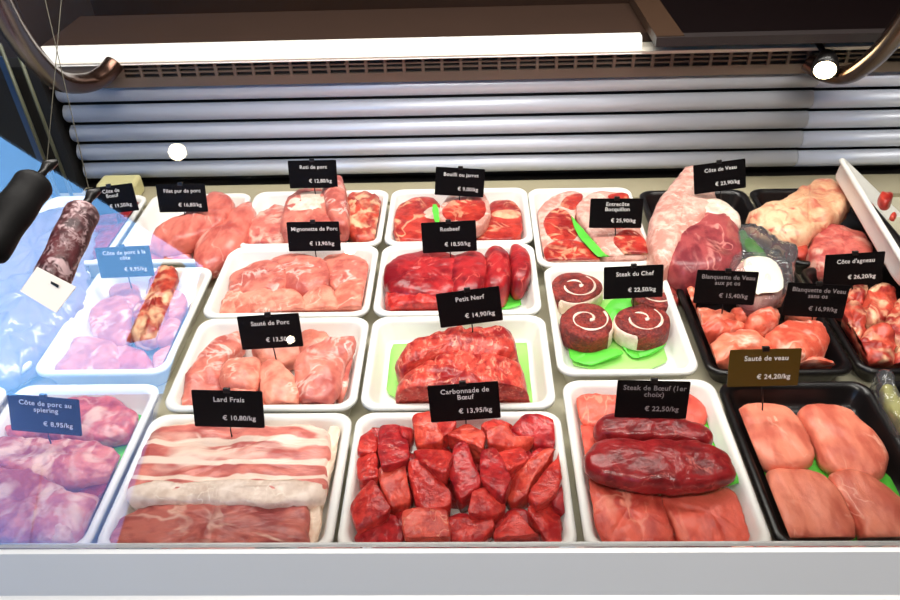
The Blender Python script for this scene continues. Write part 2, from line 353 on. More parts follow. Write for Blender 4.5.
def text_mesh(body, size, align, bold=0.0002):
    cu = bpy.data.curves.new('lettering', 'FONT'); cu.body = body; cu.size = size; cu.align_x = align; cu.offset = bold * 0.5; cu.extrude = 0.0002
    cu.resolution_u = 3; cu.space_line = 0.95; cu.space_character = 1.06; o = bpy.data.objects.new('lettering', cu); COL.objects.link(o)
    bpy.context.view_layer.update(); dg = bpy.context.evaluated_depsgraph_get(); me = bpy.data.meshes.new_from_object(o.evaluated_get(dg)); bpy.data.objects.remove(o); bpy.data.curves.remove(cu)
    me.materials.clear(); return me
def price_card(title, price, bottom, base, label, roll=0.0, tilt=18, yaw=0.0, w=0.101, h=0.058, zb=0.055, mat=None, ty=0.0, ink=None, tsize=0.0105):
    """card on a pin: bottom = photo position of the lower edge's middle, base = where the pin enters the meat, zb its height"""
    b = P(base[0], base[1], zb); c = PY(bottom[0], bottom[1], b.y)
    root = empty('price_card', b); tag(root, label, 'price card', 'price cards stuck in the meat')
    rot = Euler((radians(90 - tilt), 0, 0)).to_matrix().to_4x4(); R = Matrix.Rotation(radians(yaw), 4, 'Z') @ rot @ Matrix.Rotation(radians(-roll), 4, 'Z')
    off = c - b
    bm = bmesh.new(); pr = rrect(w, h, 0.002, 3)
    f1 = [bm.verts.new((x, y + h / 2, 0.0006)) for x, y in pr]; f0 = [bm.verts.new((x, y + h / 2, -0.0006)) for x, y in pr]; n = len(pr)
    bm.faces.new(f1); bm.faces.new(f0[::-1])
    for k in range(n): bm.faces.new((f0[k], f0[(k + 1) % n], f1[(k + 1) % n], f1[k]))
    cd = bm_obj('card', bm, mat or M_card, root); cd.matrix_local = Matrix.Translation(off) @ R
    nl = title.count('\n')
    t = link('title', text_mesh(title, tsize, 'CENTER'), ink or M_ink, cd); t.location = (0.002, h * 0.70 + nl * 0.003, 0.0007); 
    t = link('price', text_mesh(price, tsize * 0.98, 'RIGHT'), ink or M_ink, cd); t.location = (w * 0.38, h * 0.20, 0.0007)
    bm = bmesh.new(); add_box(bm, (-0.005, h - 0.0035, -0.003), (0.005, h + 0.004, 0.0022), 0.001); k = bm_obj('clip', bm, M_pin, cd)
    sweep('pin', [Vector((0, 0, -0.012)), off * 0.5 + Vector((0, 0.001, 0)), off + (R @ Vector((0, 0.006, -0.0026)))], 0.0011, M_pin, root, 8).location = (0, 0, -0.012)
    return root

# ================================================================ SETTING: the shop around the case
def S(o): o['kind'] = 'structure'; return o
M_wall = plain('shop_wall_paint', (92, 72, 58), 0.7, var=0.08, scale=3)
M_ceil = plain('shop_ceiling_paint', (120, 100, 84), 0.7, var=0.05, scale=3)
M_floor = plain('shop_floor_tiles', (96, 84, 74), 0.5, var=0.1, scale=4)
XL, XR, YB, ZF = -4.5, 3.2, 3.4, -0.95
S(box('floor', (XL, WALL_Y, ZF - 0.1), (XR, YB, ZF), M_floor))
S(box('ceiling', (XL, WALL_Y, CEIL + 0.02), (XR, YB, CEIL + 0.12), M_ceil))
S(box('wall_left', (XL - 0.1, WALL_Y, ZF), (XL, YB, CEIL + 0.02), M_wall))
S(box('wall_right', (XR, WALL_Y, ZF), (XR + 0.1, YB, CEIL + 0.02), M_wall))
S(box('wall_back', (XL, YB, ZF), (XR, YB + 0.1, CEIL + 0.02), M_wood))
# wall_front carries the tall shop window whose daylight the pane reflects
TL = mirror_wall(0, 135); TR = mirror_wall(203, 264); BR = mirror_wall(128, 440)
wx0 = -3.5; wxr = min(TR.x, BR.x); wxm = max(TR.x, BR.x); zt_l = min(CEIL, TL.z + (TR.z - TL.z) * (wx0 - TL.x) / (TR.x - TL.x)); zb_ = mirror_wall(80, 556).z
def wall_poly(name, pts, mat, y0, y1):
    bm = bmesh.new(); A = [bm.verts.new((x, y0, z)) for x, z in pts]; B = [bm.verts.new((x, y1, z)) for x, z in pts]; n = len(pts)
    bm.faces.new(A); bm.faces.new(B[::-1])
    for i in range(n): bm.faces.new((A[i], A[(i + 1) % n], B[(i + 1) % n], B[i]))
    return bm_obj(name, bm, mat)
wf = bmesh.new()
def quad_prism(bm, pts, y0, y1):
    A = [bm.verts.new((x, y0, z)) for x, z in pts]; B = [bm.verts.new((x, y1, z)) for x, z in pts]; n = len(pts)
    bm.faces.new(A); bm.faces.new(B[::-1])
    for i in range(n): bm.faces.new((A[i], A[(i + 1) % n], B[(i + 1) % n], B[i]))
y0, y1 = WALL_Y - 0.1, WALL_Y
quad_prism(wf, [(XL, ZF), (XR, ZF), (XR, zb_), (XL, zb_)], y0, y1)
quad_prism(wf, [(BR.x, zb_), (XR, zb_), (XR, CEIL + 0.02), (TR.x, CEIL + 0.02), (TR.x, TR.z)], y0, y1)
quad_prism(wf, [(XL, zb_), (wx0, zb_), (wx0, CEIL + 0.02), (XL, CEIL + 0.02)], y0, y1)
quad_prism(wf, [(wx0, zt_l), (TR.x, TR.z), (TR.x, CEIL + 0.02), (wx0, CEIL + 0.02)], y0, y1)
S(bm_obj('wall_front', wf, M_wall))
tb_ = bmesh.new(); quad_prism(tb_, [(v.x, v.z) for v in (mirror_wall(163, 255), mirror_wall(181, 262), mirror_wall(150, 335), mirror_wall(124, 340))], WALL_Y - 0.07, WALL_Y - 0.02)
S(bm_obj('trim_1', tb_, M_dark))
pl = area('window_daylight', ((wx0 + wxm) / 2, WALL_Y - 0.02, (zb_ + zt_l) / 2), ((wx0 + wxm) / 2, 0, (zb_ + zt_l) / 2), wxm - wx0 + .1, zt_l - zb_ + .1, 1); pl.data.cycles.is_portal = True

yb0 = -9.0; hb, rb = mirror(60, 395); tb1 = (yb0 - hb.y) / rb.y; zb1 = hb.z + rb.z * tb1
sb = empty('street_building', (-6, yb0, ZF)); tag(sb, 'pale building across the street outside the shop window', 'building')
box('wall', (-9, -1.0, 0), (9, 0, zb1 - ZF), plain('pale_lavender_render', (140, 124, 146), 0.8, var=0.05, scale=2), sb)
for i in range(5): box('window', (-7.4 + i * 3.1, 0.0, 0.9), (-6.2 + i * 3.1, 0.03, 2.2), plain('street_window_glass', (112, 108, 130), 0.3), sb)
# ================================================================ THE DISPLAY CASE
case = empty('display_case', (0, 1.0, ZF)); tag(case, 'long refrigerated butcher display case holding all the trays', 'display case')
def C(o):
    o.parent = case; o.location = Vector(o.location) - case.location; return o
X0, X1 = -1.35, 1.35
C(box('deck', (X0, 0.558, -0.03), (X1, 1.60, 0.0), M_deck))
C(box('base', (X0, 0.60, ZF), (X1, 1.60, -0.03), M_steel))
# front rail: lip at the trays' rims, then the sloping bumper face towards the customer
ya = P(450, 549, 0.0715).y; yb_ = P(450, 596, 0.015).y; yc_ = P(450, 600, 0.018).y
ra = P(450, 542, 0.072).y
M_rail = plain('rail_enamel', (218, 217, 213), 0.40, 0.1, var=0.03, scale=6)
C(extrude_profile('front_rail', [(ra, -0.03), (ra, 0.072), (ya, 0.0715), (ya - 0.004, 0.069), (yb_ + 0.004, 0.019), (yb_ + 0.002, 0.013), (yb_ - 0.003, 0.0105), (yb_ - 0.003, 0.006), (yb_ + 0.02, -0.01), (yb_ + 0.03, -0.10), (ra, -0.10)], X0, X1, M_rail))
C(box('skirt', (X0, yb_ + 0.032, ZF), (X1, 0.60, -0.10), M_steel))
# front glass pane
gl = Vector((0, 0, 0)); bm = bmesh.new(); LG = 0.70; a = G0; b = G0 + GU * LG; t = GN * -0.006
vs = [bm.verts.new(v) for v in ((X0, 0, 0), (X1, 0, 0), (X1, GU.y * LG, GU.z * LG), (X0, GU.y * LG, GU.z * LG))]
vs2 = [bm.verts.new(v.co + t) for v in vs]
bm.faces.new(vs); bm.faces.new(vs2[::-1])
for i in range(4): bm.faces.new((vs[i], vs[(i + 1) % 4], vs2[(i + 1) % 4], vs2[i]))
pane = C(bm_obj('glass_pane', bm, M_glass, None, loc=G0))
C(sweep('top_rail', [G0 + GU * (LG + 0.012) + Vector((X0, 0, 0)), G0 + GU * (LG + 0.012) + Vector((X1, 0, 0))], 0.014, M_chrome))
# rear of the case: canopy with vent strip and white fascia
YS = 1.60                                    # plane of the shutters
zs_bot = PY(450, 174.5, YS).z; zs_top = PY(450, 76, YS).z; zv_top = PY(450, 54, YS).z
zl = PY(450, 51, YS - 0.02).z; zf_top = PY(450, 38.5, YS - 0.0).z
C(box('rear_ledge', (X0, YS - 0.095, -0.0), (X1, P(450, 181.5, 0.01).y, 0.010), plain('rear_ledge_enamel', (166, 158, 132), 0.4)))
C(box('rear_gutter', (X0, P(450, 181.5, 0.01).y, 0.0), (X1, YS + 0.04, 0.003), M_dark))
canx = PY(641, 35, YS).x; cl = PY(39, 46, YS).x
C(box('vent_back', (cl - 0.0, YS - 0.012, zs_top), (X1, YS + 0.02, zv_top), M_dark))
# perforated vent strip: three rows of slots
bm = bmesh.new(); sx0, sx1 = PY(126, 66, YS).x, X1; rows = 3; pitch = 0.0405; gap = 0.0065; hz = (zv_top - zs_top)
zrow0 = zs_top + hz * 0.36; zrow1 = zs_top + hz * 0.97; rh = (zrow1 - zrow0) / rows
add_box(bm, (cl, YS - 0.018, zs_top - 0.004), (X1, YS - 0.012, zrow0))
add_box(bm, (cl, YS - 0.018, zrow1), (X1, YS - 0.012, zv_top)); add_box(bm, (cl, YS - 0.018, zrow0), (sx0, YS - 0.012, zrow1))
for r in range(rows - 1): add_box(bm, (sx0, YS - 0.018, zrow0 + rh * (r + 1) - 0.0016), (X1, YS - 0.012, zrow0 + rh * (r + 1) + 0.0016))
for i in range(int((sx1 - sx0) / pitch)): add_box(bm, (sx0 + i * pitch + 0.034, YS - 0.0185, zrow0), (sx0 + i * pitch + 0.0405, YS - 0.0119, zrow1))
C(bm_obj('vent_strip', bm, M_vent))
C(extrude_profile('canopy_lip', [(YS - 0.02, zv_top), (YS - 0.03, zv_top + 0.001), (YS - 0.032, zv_top + 0.008), (YS - 0.02, zv_top + 0.012), (YS + 0.02, zv_top + 0.012), (YS + 0.02, zv_top)], cl, X1, plain('pale_lip', (222, 214, 200), 0.4, 0.1)))
C(extrude_profile('canopy_fascia', [(YS - 0.032, zv_top + 0.003), (YS - 0.014, zf_top - 0.003), (YS - 0.008, zf_top), (YS + 0.03, zf_top), (YS + 0.03, zv_top + 0.010)], cl, canx, M_fascia))
zt_ = zf_top; ytop = P(450, 8, zt_).y
C(box('canopy_top', (cl, YS - 0.009 + 0.02, zt_ - 0.02), (X1, ytop, zt_ + 0.001), M_canopybrown))
C(box('rear_body', (X0, YS + 0.06, ZF), (X1, ytop, zt_ - 0.02), M_dark))
C(box('shutter_recess', (X0, YS + 0.03, 0.01), (X1, YS + 0.06, zv_top), M_dark))
# left dark side panel and its posts
sxl = PY(60, 100, YS).x
C(box('side_panel', (X0 - 0.6, YS - 0.03, 0.01), (sxl - 0.01, YS + 0.03, zf_top - 0.03), M_dark))
for px_ in (33, 47):
    q = PY(px_, 130, YS - 0.06); C(sweep('side_post', [Vector((q.x, q.y, 0.01)), Vector((q.x, q.y, zf_top + 0.03))], 0.004, plain('post_green_grey', (84, 86, 66), 0.4), None, 8))
q = PY(22, 110, YS - 0.05); C(box('side_cabinet', (X0 - 0.8, YS + 0.03, ZF), (cl - 0.03, YS + 0.35, zf_top + 0.5), plain('dark_cabinet_wood', (44, 28, 20), 0.6, var=0.4, scale=5)))
C(box('side_glass_edge', (q.x - 0.008, q.y - 0.003, 0.01), (q.x + 0.010, q.y + 0.003, zf_top), plain('blue_grey_edge', (40, 66, 100), 0.3)))

# roller shutters: rounded slats
def shutter(label, xa, xb, dz, nsl, y):
    root = empty('roller_shutter', ((xa + xb) / 2, y, zs_bot)); tag(root, label, 'shutter', 'roller shutters closing the back of the case')
    hh = (zs_top - zs_bot) / nsl
    for i in range(nsl):
        z0 = i * hh + dz; prof = []
        for k in range(11):
            a = k / 10; ang = a * pi
            prof.append((-0.015 * (sin(ang) ** 0.7 if 0 < a < 1 else 0), z0 + 0.004 + (hh - 0.0075) * a))
        prof = [(0.004, z0 + 0.0045)] + prof + [(0.004, z0 + hh - 0.004)]
        o = extrude_profile('slat', prof, xa - (xa + xb) / 2 , xb - (xa + xb) / 2, M_slat, root, False)
        for p_ in o.data.polygons: p_.use_smooth = len(p_.vertices) == 4
    return root
xj = PY(805, 125, YS).x
shutter('wide silver slatted roller shutter behind the trays, left of the joint', sxl, xj, 0.0, 5, YS + 0.004)
shutter('narrow silver slatted roller shutter at the right, beyond the joint', xj + 0.004, X1, -0.004, 5, YS + 0.010)

# curved glass brackets
def bracket(ctrl, rad):
    pts = crom([PY(a, b, Y) for a, b, Y in ctrl], 12); return C(sweep('bracket_tube', pts, rad, M_chrome, None, 18))
bracket([(114, 64, 1.575), (104, 75, 1.545), (86, 83, 1.50), (60, 81, 1.42), (36, 60, 1.30), (13, 28, 1.18), (-8, -12, 1.08), (-30, -55, .98)], 0.020)
bracket([(808, 62, 1.575), (826, 73, 1.54), (850, 74, 1.49), (876, 56, 1.40), (900, 28, 1.30), (925, -10, 1.2), (948, -50, 1.08)], 0.0185)

# spotlight under the canopy
q = PY(825, 70, 1.50)
sp_ = empty('spotlight', q); tag(sp_, 'small glowing round spotlight under the canopy at the right', 'lamp')
ax = (CAM - q).normalized(); ax = (ax + Vector((0, -0.2, -0.7))).normalized()
sweep('housing', [-ax * -0.0 - ax * 0.045, -ax * 0.02, ax * 0.0], [0.017, 0.024, 0.026], M_pin, sp_, 20).location = -ax * 0.045
bm = bmesh.new(); bmesh.ops.create_uvsphere(bm, u_segments=20, v_segments=10, radius=0.021)
for v in bm.verts: v.co -= ax * v.co.dot(ax) * 0.6
bm_obj('bulb', bm, emis('warm_bulb', (1.0, 0.78, 0.42), 14.0), sp_, True)
sweep('stem', [-ax * 0.04, Vector((0, 0.07, 0.035))], 0.006, M_pin, sp_, 8)
# ceiling spots mirrored in the pane
for i, (a, b, s_, lb) in enumerate([(177, 152, 0.052, 'round ceiling spotlight, the farther one to the left'), (350, 249, 0.034, 'round ceiling spotlight nearest the middle'), (290, 340, 0.022, 'small round ceiling spotlight low on the left')]):
    h_, r_ = mirror(a, b); tt = (CEIL - 0.01 - h_.z) / r_.z
    if r_.y < 0 and (h_ + r_ * tt).y < WALL_Y + 0.15: tt = (WALL_Y + 0.12 - h_.y) / r_.y
    q = h_ + r_ * tt; e = empty('ceiling_spot', q); tag(e, lb, 'lamp', 'spotlights over the shop floor')
    d_ = (h_ - q).normalized(); sweep('housing', [-d_ * 0.08, Vector((0, 0, 0))], s_ * 1.15, M_pin, e, 16).location = -d_ * 0.08
    sweep('bulb', [Vector((0, 0, 0)), d_ * 0.012], s_, emis('spot_bulb', (1.0, 0.86, 0.6), 22.0), e, 20)

# dark slab on the canopy at the right, and the back counter
ze = zt_ + 0.004
q0 = P(655, 46, ze + 0.0); sl = empty('dark_panel', (q0.x + 0.5, 1.8, ze)); tag(sl, 'dark glass topped panel with metal edge on the canopy', 'panel')
yf = q0.y; xr2 = X1 + 0.3; ybk = yf + 0.62
box('panel_top', (q0.x + 0.055 - sl.location.x, yf + 0.02 - 1.8, 0.0), (xr2 - sl.location.x, ybk - 1.8, 0.016), plain('black_panel', (9, 3, 4), 0.5, spec=0.15, var=0.2), sl)
box('side_edge', (q0.x - sl.location.x, yf - 1.8, 0.0), (q0.x + 0.055 - sl.location.x, ybk - 1.8, 0.020), plain('brown_metal_edge', (62, 42, 28), 0.5, 0.0), sl)
box('front_edge', (q0.x - sl.location.x, yf - 0.005 - 1.8, -0.0), (xr2 - sl.location.x, yf + 0.02 - 1.8, 0.018), plain('grey_metal_edge', (52, 46, 46), 0.4, 0.2), sl)
bc = empty('back_counter', (0, 2.75, ZF)); tag(bc, 'brown wooden work counter behind the display case', 'counter')
box('body', (-3.5, -0.3, 0), (2.9, 0.3, 0.75), M_wood, bc); box('worktop', (-3.55, -0.34, 0.75), (2.95, 0.32, 0.79), M_canopybrown, bc)
for i in range(12): box('door', (-3.4 + i * 0.52, -0.32, 0.05), (-2.92 + i * 0.52, -0.3, 0.7), plain('door_wood', (120, 68, 34), 0.5, var=0.3, scale=6), bc, 0.004)

# ================================================================ TRAYS
W_, D_ = 0.2985, 0.2235
YR = [1.378, 1.152, 0.923, 0.6915]; XC1, XC2, XC3 = -0.331, -0.027, 0.247
tray('white tray of pork roast with the 12,80 card, back row', XC1, YR[0], W_, D_, M_white)
tray('white tray of shank slices with the 9,00 card, back row', XC2 + 0.001, YR[0], W_, D_, M_white)
tray('white tray of marbled rib steaks beside the black trays, back row', 0.2375, 1.334, D_, W_, M_white)
tray('white tray of overlapping pink pork slices, second row', XC1 - 0.002, YR[1], W_, D_, M_white)
tray('white tray of dark tied roast beef, second row', XC2, YR[1], W_, D_, M_white)
tray('white tray holding spiral filled meat rolls', XC3, 1.033, D_, W_, M_white)
tray('white tray of pale pork escalopes, third row', XC1 + 0.002, YR[2], W_, D_, M_white)
tray('white tray of grained beef roast on a pale green sheet', XC2 + 0.003, YR[2], W_, D_, M_white)
tray('white front tray of striped pork belly', XC1 - 0.003, 0.6815, 0.305, 0.243, M_white)
tray('white front tray heaped with beef cubes', XC2 + 0.0035, 0.6815, 0.304, 0.243, M_white)
tray('white front tray of flat beef steaks', XC3 + 0.008, 0.7145, D_ + 0.010, 0.309, M_white)
tray('white tray of pork chops under the bluish reflection at the left', -0.609, 1.045, D_, 0.30, M_white, rot=(0, 0, 0))
tray('white tray of pork tenderloins in the back left corner', -0.600, 1.350, D_, 0.27, M_white)
tray('white front tray of marbled pork collar at the far left', -0.610, 0.7150, D_ + 0.008, 0.31, M_white)
tray('white tray under the plastic packs at the left edge', -0.845, 1.045, D_, W_, M_white)
tray('white tray of dark red beef behind the packs, far back left', -0.835, 1.350, D_, 0.27, M_white)
tray('white tray cut off at the lower left picture corner', -0.850, 0.7190, D_, W_, M_white)
BW = 0.232
tray('black front tray of four pink veal cutlets', 0.496, 0.7195, BW, 0.302, M_black, name='black_tray', h=0.042)
tray('black tray of veal stew chunks, middle of the black column', 0.490, 1.034, BW, 0.29, M_black, name='black_tray', h=0.042)
tray('black tray of large veal rib joint, back row', 0.484, 1.335, BW, 0.29, M_black, name='black_tray', h=0.042)
tray('black tray of lamb joints at the back right', 0.728, 1.335, BW + 0.01, 0.29, M_black, name='black_tray', h=0.042)
tray('black tray of lamb chops at the right edge', 0.728, 1.034, BW, 0.29, M_black, name='black_tray', h=0.042)
tray('black front tray at the right picture edge', 0.734, 0.7195, BW, 0.302, M_black, name='black_tray', h=0.042)
# ================================================================ MEAT
def m(name, poly, zt, th, mat, fr, label, cat='meat', group=None, **k): return piece(name, poly, zt, th, mat, fr, label=label, cat=cat, group=group, **k)
Z = FLOOR
# ---- front: striped belly
sheet([(215,440),(345,425),(338,470),(318,538),(215,538)], 0.013, M_paper, 'bright green sheet under the striped pork belly')
b1 = m('pork_belly', [(150,425),(175,421),(240,424),(300,422),(327,422),(333,432),(330,465),(323,499),(122,499),(124,478),(140,446)], 0.056, 0.046, M_bacon, 'X', 'striped slab of pork belly with a pale fat edge, behind the other one', sharp=True, n=96, soft=1, dome=0.002, low=0.004, amp=0.003)
piece('rind', [(326,424),(338,424),(343,432),(333,470),(322,505),(317,500),(326,465)], 0.046, 0.034, M_rind, 'X', parent=b1, dome=0.001, soft=1)
piece('fat_edge', [(122,481),(230,479),(326,477),(322,500),(270,503),(200,502),(122,501)], 0.0595, 0.040, M_fat, 'X', parent=b1, dome=0.002, soft=1, n=80)
b2 = m('pork_belly', [(124,506),(180,502),(308,500),(311,520),(309,545),(106,545),(110,528)], 0.050, 0.040, M_belly, 'X', 'darker pink slab of pork belly along the front edge', sharp=True, n=96, soft=1, crease=0.003, low=0.005, amp=0.004)
piece('rind', [(310,502),(324,500),(318,545),(308,545)], 0.040, 0.03, M_rind, 'X', parent=b2, dome=0.001, soft=1)
# ---- front: beef cubes
CH = [[(95,190),(150,160),(165,215),(150,245),(88,240)],[(165,150),(230,148),(262,200),(265,260),(170,290),(160,220)],[(160,290),(245,258),(272,405),(205,430),(168,360)],
[(85,265),(155,235),(162,322),(95,342)],[(60,415),(145,325),(207,430),(90,492)],[(70,540),(110,480),(215,435),(252,540)],[(270,112),(335,100),(382,200),(290,225)],
[(275,230),(410,228),(390,312),(300,275)],[(255,280),(290,255),(400,365),(408,420),(290,437)],[(415,205),(452,193),(512,350),(430,402),(393,310)],[(235,430),(310,424),(395,432),(400,540),(250,540)],
[(390,455),(540,452),(548,490),(500,540),(388,540)],[(470,370),(520,358),(592,420),(545,458),(462,447)],[(498,240),(550,222),(607,320),(580,392),(505,330)],[(570,350),(715,222),(757,228),(668,345),(660,382),(600,417)],
[(550,240),(640,216),(668,262),(590,308)],[(655,380),(773,233),(798,245),(762,370),(690,422)],[(600,165),(640,100),(695,110),(778,148),(772,232),(680,215)],[(520,168),(592,143),(612,188),(685,190),(640,228),(528,222)],
[(545,500),(612,418),(722,540),(548,540)],[(650,417),(742,408),(803,490),(793,540),(724,540)],[(738,385),(787,335),(795,440),(747,425)],[(385,175),(460,143),(522,180),(512,235),(450,203)],[(500,150),(570,118),(615,130),(592,152),(520,172)],[(325,150),(425,128),(402,172),(370,185)],[(230,150),(275,160),(265,200),(240,190)]]
rnd = random.Random(4); info = []
for i, p in enumerate(CH):
    cxx = sum(a for a, b in p) / len(p); cyy = sum(b for a, b in p) / len(p); info.append((cyy, cxx, i))
info.sort(); rows_ = {'back': [q for q in info if q[0] < 215], 'middle': [q for q in info if 215 <= q[0] < 380], 'front': [q for q in info if q[0] >= 380]}
ordn = ['leftmost', 'second from left', 'third from left', 'fourth from left', 'fifth from left', 'sixth from left', 'seventh from left', 'eighth from left', 'ninth from left', 'tenth from left', 'eleventh from left', 'twelfth from left']
for rn, qs in rows_.items():
    for k, (cyy, cxx, i) in enumerate(sorted(qs, key=lambda q: q[1])):
        zt = 0.057 + 0.010 * sin(i * 2.1) + (0.004 if rn == 'middle' else 0); mt = [M_beef, M_beef2, M_beef3, M_beef][i % 4]
        m('beef_cube', CH[i], zt, 0.040, mt, 'C', 'red beef cube in the cube heap, %s of its %s row' % (ordn[k], rn), 'beef cube', 'beef cubes on top of the heap', sharp=True, soft=2, cut=0.12, n=40,
          tilt=(rnd.uniform(-.4, .4), rnd.uniform(-.25, .4) if rn != 'front' else rnd.uniform(0, .12)), dome=0.002, low=0.003, amp=0.0014, shrink=1.03,
          rings=[(0.84, 1.0), (0.93, 0.6), (0.985, 0.2), (0.985, 0.09), (0.965, 0.02), (0.92, 0.0), (0.65, 0), (0.42, 0), (0.2, 0)])
for r in range(4):
    for k in range(7):
        X = 140 + k * 96 + 12 * (r % 2) + rnd.uniform(-15, 15); Y = 165 + r * 102 + rnd.uniform(-12, 12); s = 62
        m('beef_cube', [(X + s * cos(t * 1.257 + r), Y + s * 0.8 * sin(t * 1.257 + r)) for t in range(5)], 0.032 + rnd.uniform(-.003, .003), 0.022, M_beef2, 'C',
          'dark red beef cube in the lower layer of the cube heap', 'beef cube', 'beef cubes in the lower layer', sharp=True, soft=1, n=28, dome=0.002)
# ---- front: flat steaks
sheet([(385,130),(435,150),(462,230),(480,316),(380,312),(300,200)], 0.030, M_paper, 'bright green sheet at the right of the flat beef steaks', 'S')
m('beef_slice', [(52,78),(130,70),(250,75),(350,70),(402,125),(396,160),(300,175),(62,170)], 0.036, 0.026, M_beefslice, 'S', 'long light red beef slice at the back of the steak tray', sharp=True, amp=0.003, crease=0.003)
m('beef_slice', [(58,150),(125,165),(135,300),(85,310),(72,230)], 0.034, 0.025, M_beefslice, 'S', 'narrow light red beef slice along the left tray wall', sharp=True, amp=0.003)
m('beef_slice', [(88,282),(150,282),(268,305),(300,400),(334,462),(120,462),(95,370)], 0.041, 0.031, M_beefslice, 'S', 'flat light red beef slice at the front left of the steak tray', sharp=True, n=80, amp=0.004, crease=0.004)
m('beef_slice', [(268,312),(370,310),(476,318),(503,390),(520,462),(334,462),(300,395)], 0.038, 0.028, M_beefslice, 'S', 'flat light red beef slice at the front right of the steak tray', sharp=True, n=80, amp=0.003, crease=0.003)
sheet([(122,278),(300,262),(474,270),(476,318),(300,312),(160,298)], 0.048, M_paper, 'bright green strip under the front dark steak', 'S')
m('beef_steak', [(108,158),(120,140),(150,124),(240,138),(340,140),(398,158),(418,188),(395,206),(290,190),(118,188)], 0.072, 0.032, M_beefdark, 'S', 'dark red steak with rounded ends, just below the 22,50 card', n=72, dome=0.006)
m('beef_steak', [(84,215),(125,185),(250,196),(350,190),(440,210),(470,248),(468,285),(400,305),(250,312),(110,280),(84,250)], 0.078, 0.030, M_beefdark, 'S', 'larger dark red steak lying in front of the other dark one', n=80, dome=0.007)
# ---- front black: veal cutlets
sheet([(505,235),(560,215),(720,250),(880,290),(880,460),(600,460),(530,300)], 0.014, M_paper, 'bright green sheet under the four veal cutlets', 'S')
for pl_, lb in (([(456,130),(485,102),(560,100),(608,112),(645,165),(670,220),(662,250),(620,264),(540,262),(495,215)], 'back left'), ([(618,115),(650,100),(740,104),(790,150),(852,212),(857,262),(832,288),(720,272),(678,240),(665,190),(638,150)], 'back right'),
    ([(535,270),(565,258),(640,260),(700,285),(762,370),(772,420),(768,462),(605,462),(565,405)], 'front left'), ([(690,285),(715,265),(790,270),(875,325),(930,400),(930,462),(790,462),(772,385)], 'front right')):
    m('veal_cutlet', pl_, 0.042, 0.028, M_veal, 'S', 'smooth pink veal cutlet, %s of the four in the black tray' % lb, 'cutlet', 'veal cutlets in the black front tray', n=64, dome=0.006, low=0.003, amp=0.0015)
# ---- grained roast
sheet([(165,275),(300,255),(700,270),(765,280),(798,500),(700,505),(140,512)], 0.013, M_palepaper, 'pale green sheet under the grained beef roast', 'N')
r1 = m('beef_roast', [(200,320),(215,285),(300,240),(400,212),(520,202),(640,195),(668,250),(682,310),(560,325),(420,320),(320,330),(230,365),(205,350)], 0.078, 0.066, M_roast, 'N', 'grained red beef roast half behind its twin', gdepth=0.006, grooves=[-.055, -.025, .012, .045], n=90, dome=0.012, amp=0.003)
r2 = m('beef_roast', [(190,435),(230,378),(320,318),(430,288),(570,298),(690,325),(706,400),(722,498),(640,503),(330,498),(230,492)], 0.076, 0.066, M_roast, 'N', 'grained red beef roast in front, under the 14,90 card', gdepth=0.006, grooves=[-.052, -.018, .02], n=90, dome=0.014, amp=0.003)
# ---- dark tied roast beef
sheet([(480,288),(528,284),(530,308),(440,311)], 0.014, M_paper, 'bright green sheet beside the dark tied roast beef')
m('roast_beef', [(381,265),(392,254),(415,248),(440,247),(462,252),(462,280),(456,294),(430,296),(395,292),(382,285)], 0.072, 0.060, M_rosbeef, 'X', 'dark red beef roast lobe at the left of its tray', n=72, dome=0.010, crease=0.004)
m('roast_beef', [(384,285),(400,275),(450,278),(457,295),(452,311),(430,315),(396,313),(384,300)], 0.060, 0.050, M_beef, 'X', 'brighter red beef piece at the front left of the roast tray', n=64, dome=0.008, crease=0.003)
m('roast_beef', [(452,252),(480,246),(490,262),(486,285),(474,296),(455,298),(448,285),(450,268)], 0.072, 0.058, M_rosbeef, 'X', 'dark red beef lobe in the middle of the tied row', n=60, dome=0.012)
m('roast_beef', [(484,246),(503,243),(512,255),(512,276),(503,288),(486,290),(484,272)], 0.068, 0.054, M_rosbeef, 'X', 'narrow dark red beef lobe, second from the right end', n=56, dome=0.012)
m('roast_beef', [(508,243),(522,242),(534,256),(534,270),(527,280),(512,284),(509,265)], 0.062, 0.048, M_rosbeef, 'X', 'small dark red beef lobe at the right end', n=56, dome=0.012)
# ---- pork escalopes
PE = [([(135,425),(160,350),(230,260),(330,180),(400,178),(385,250),(310,300),(315,400),(300,475),(150,475)], .040, 'broad pale one along the left tray wall'),
([(400,180),(500,165),(620,170),(620,300),(480,310),(420,285)], .040, 'one lying behind the 13,50 card'), ([(600,178),(690,182),(720,215),(690,260),(610,300),(590,240)], .046, 'small one at the back right'),
([(680,260),(805,262),(815,330),(795,432),(745,440),(690,380)], .036, 'one under the right edge'), ([(290,330),(330,285),(430,275),(455,300),(440,405),(330,410),(295,380)], .052, 'rounded one left of the middle'),
([(425,340),(470,288),(550,298),(602,400),(590,452),(540,472),(462,450)], .054, 'rounded one at the front middle'), ([(560,305),(640,232),(700,210),(800,188),(820,230),(760,300),(740,440),(620,467),(592,425)], .060, 'large folded one at the right'), ([(280,400),(420,395),(470,450),(460,475),(300,475)], .040, 'one at the front edge')]
for i, (pl_, zt, lb) in enumerate(PE): m('pork_escalope', pl_, zt, min(zt - Z, 0.026 + 0.004 * (i % 2)), M_peach if i % 3 else M_pork, 'Q', 'pale pork escalope, ' + lb, 'escalope', 'pork escalopes in the third row tray', n=64, tilt=(0.1 * ((i % 3) - 1), 0.05), dome=0.006, low=0.005, amp=0.003)
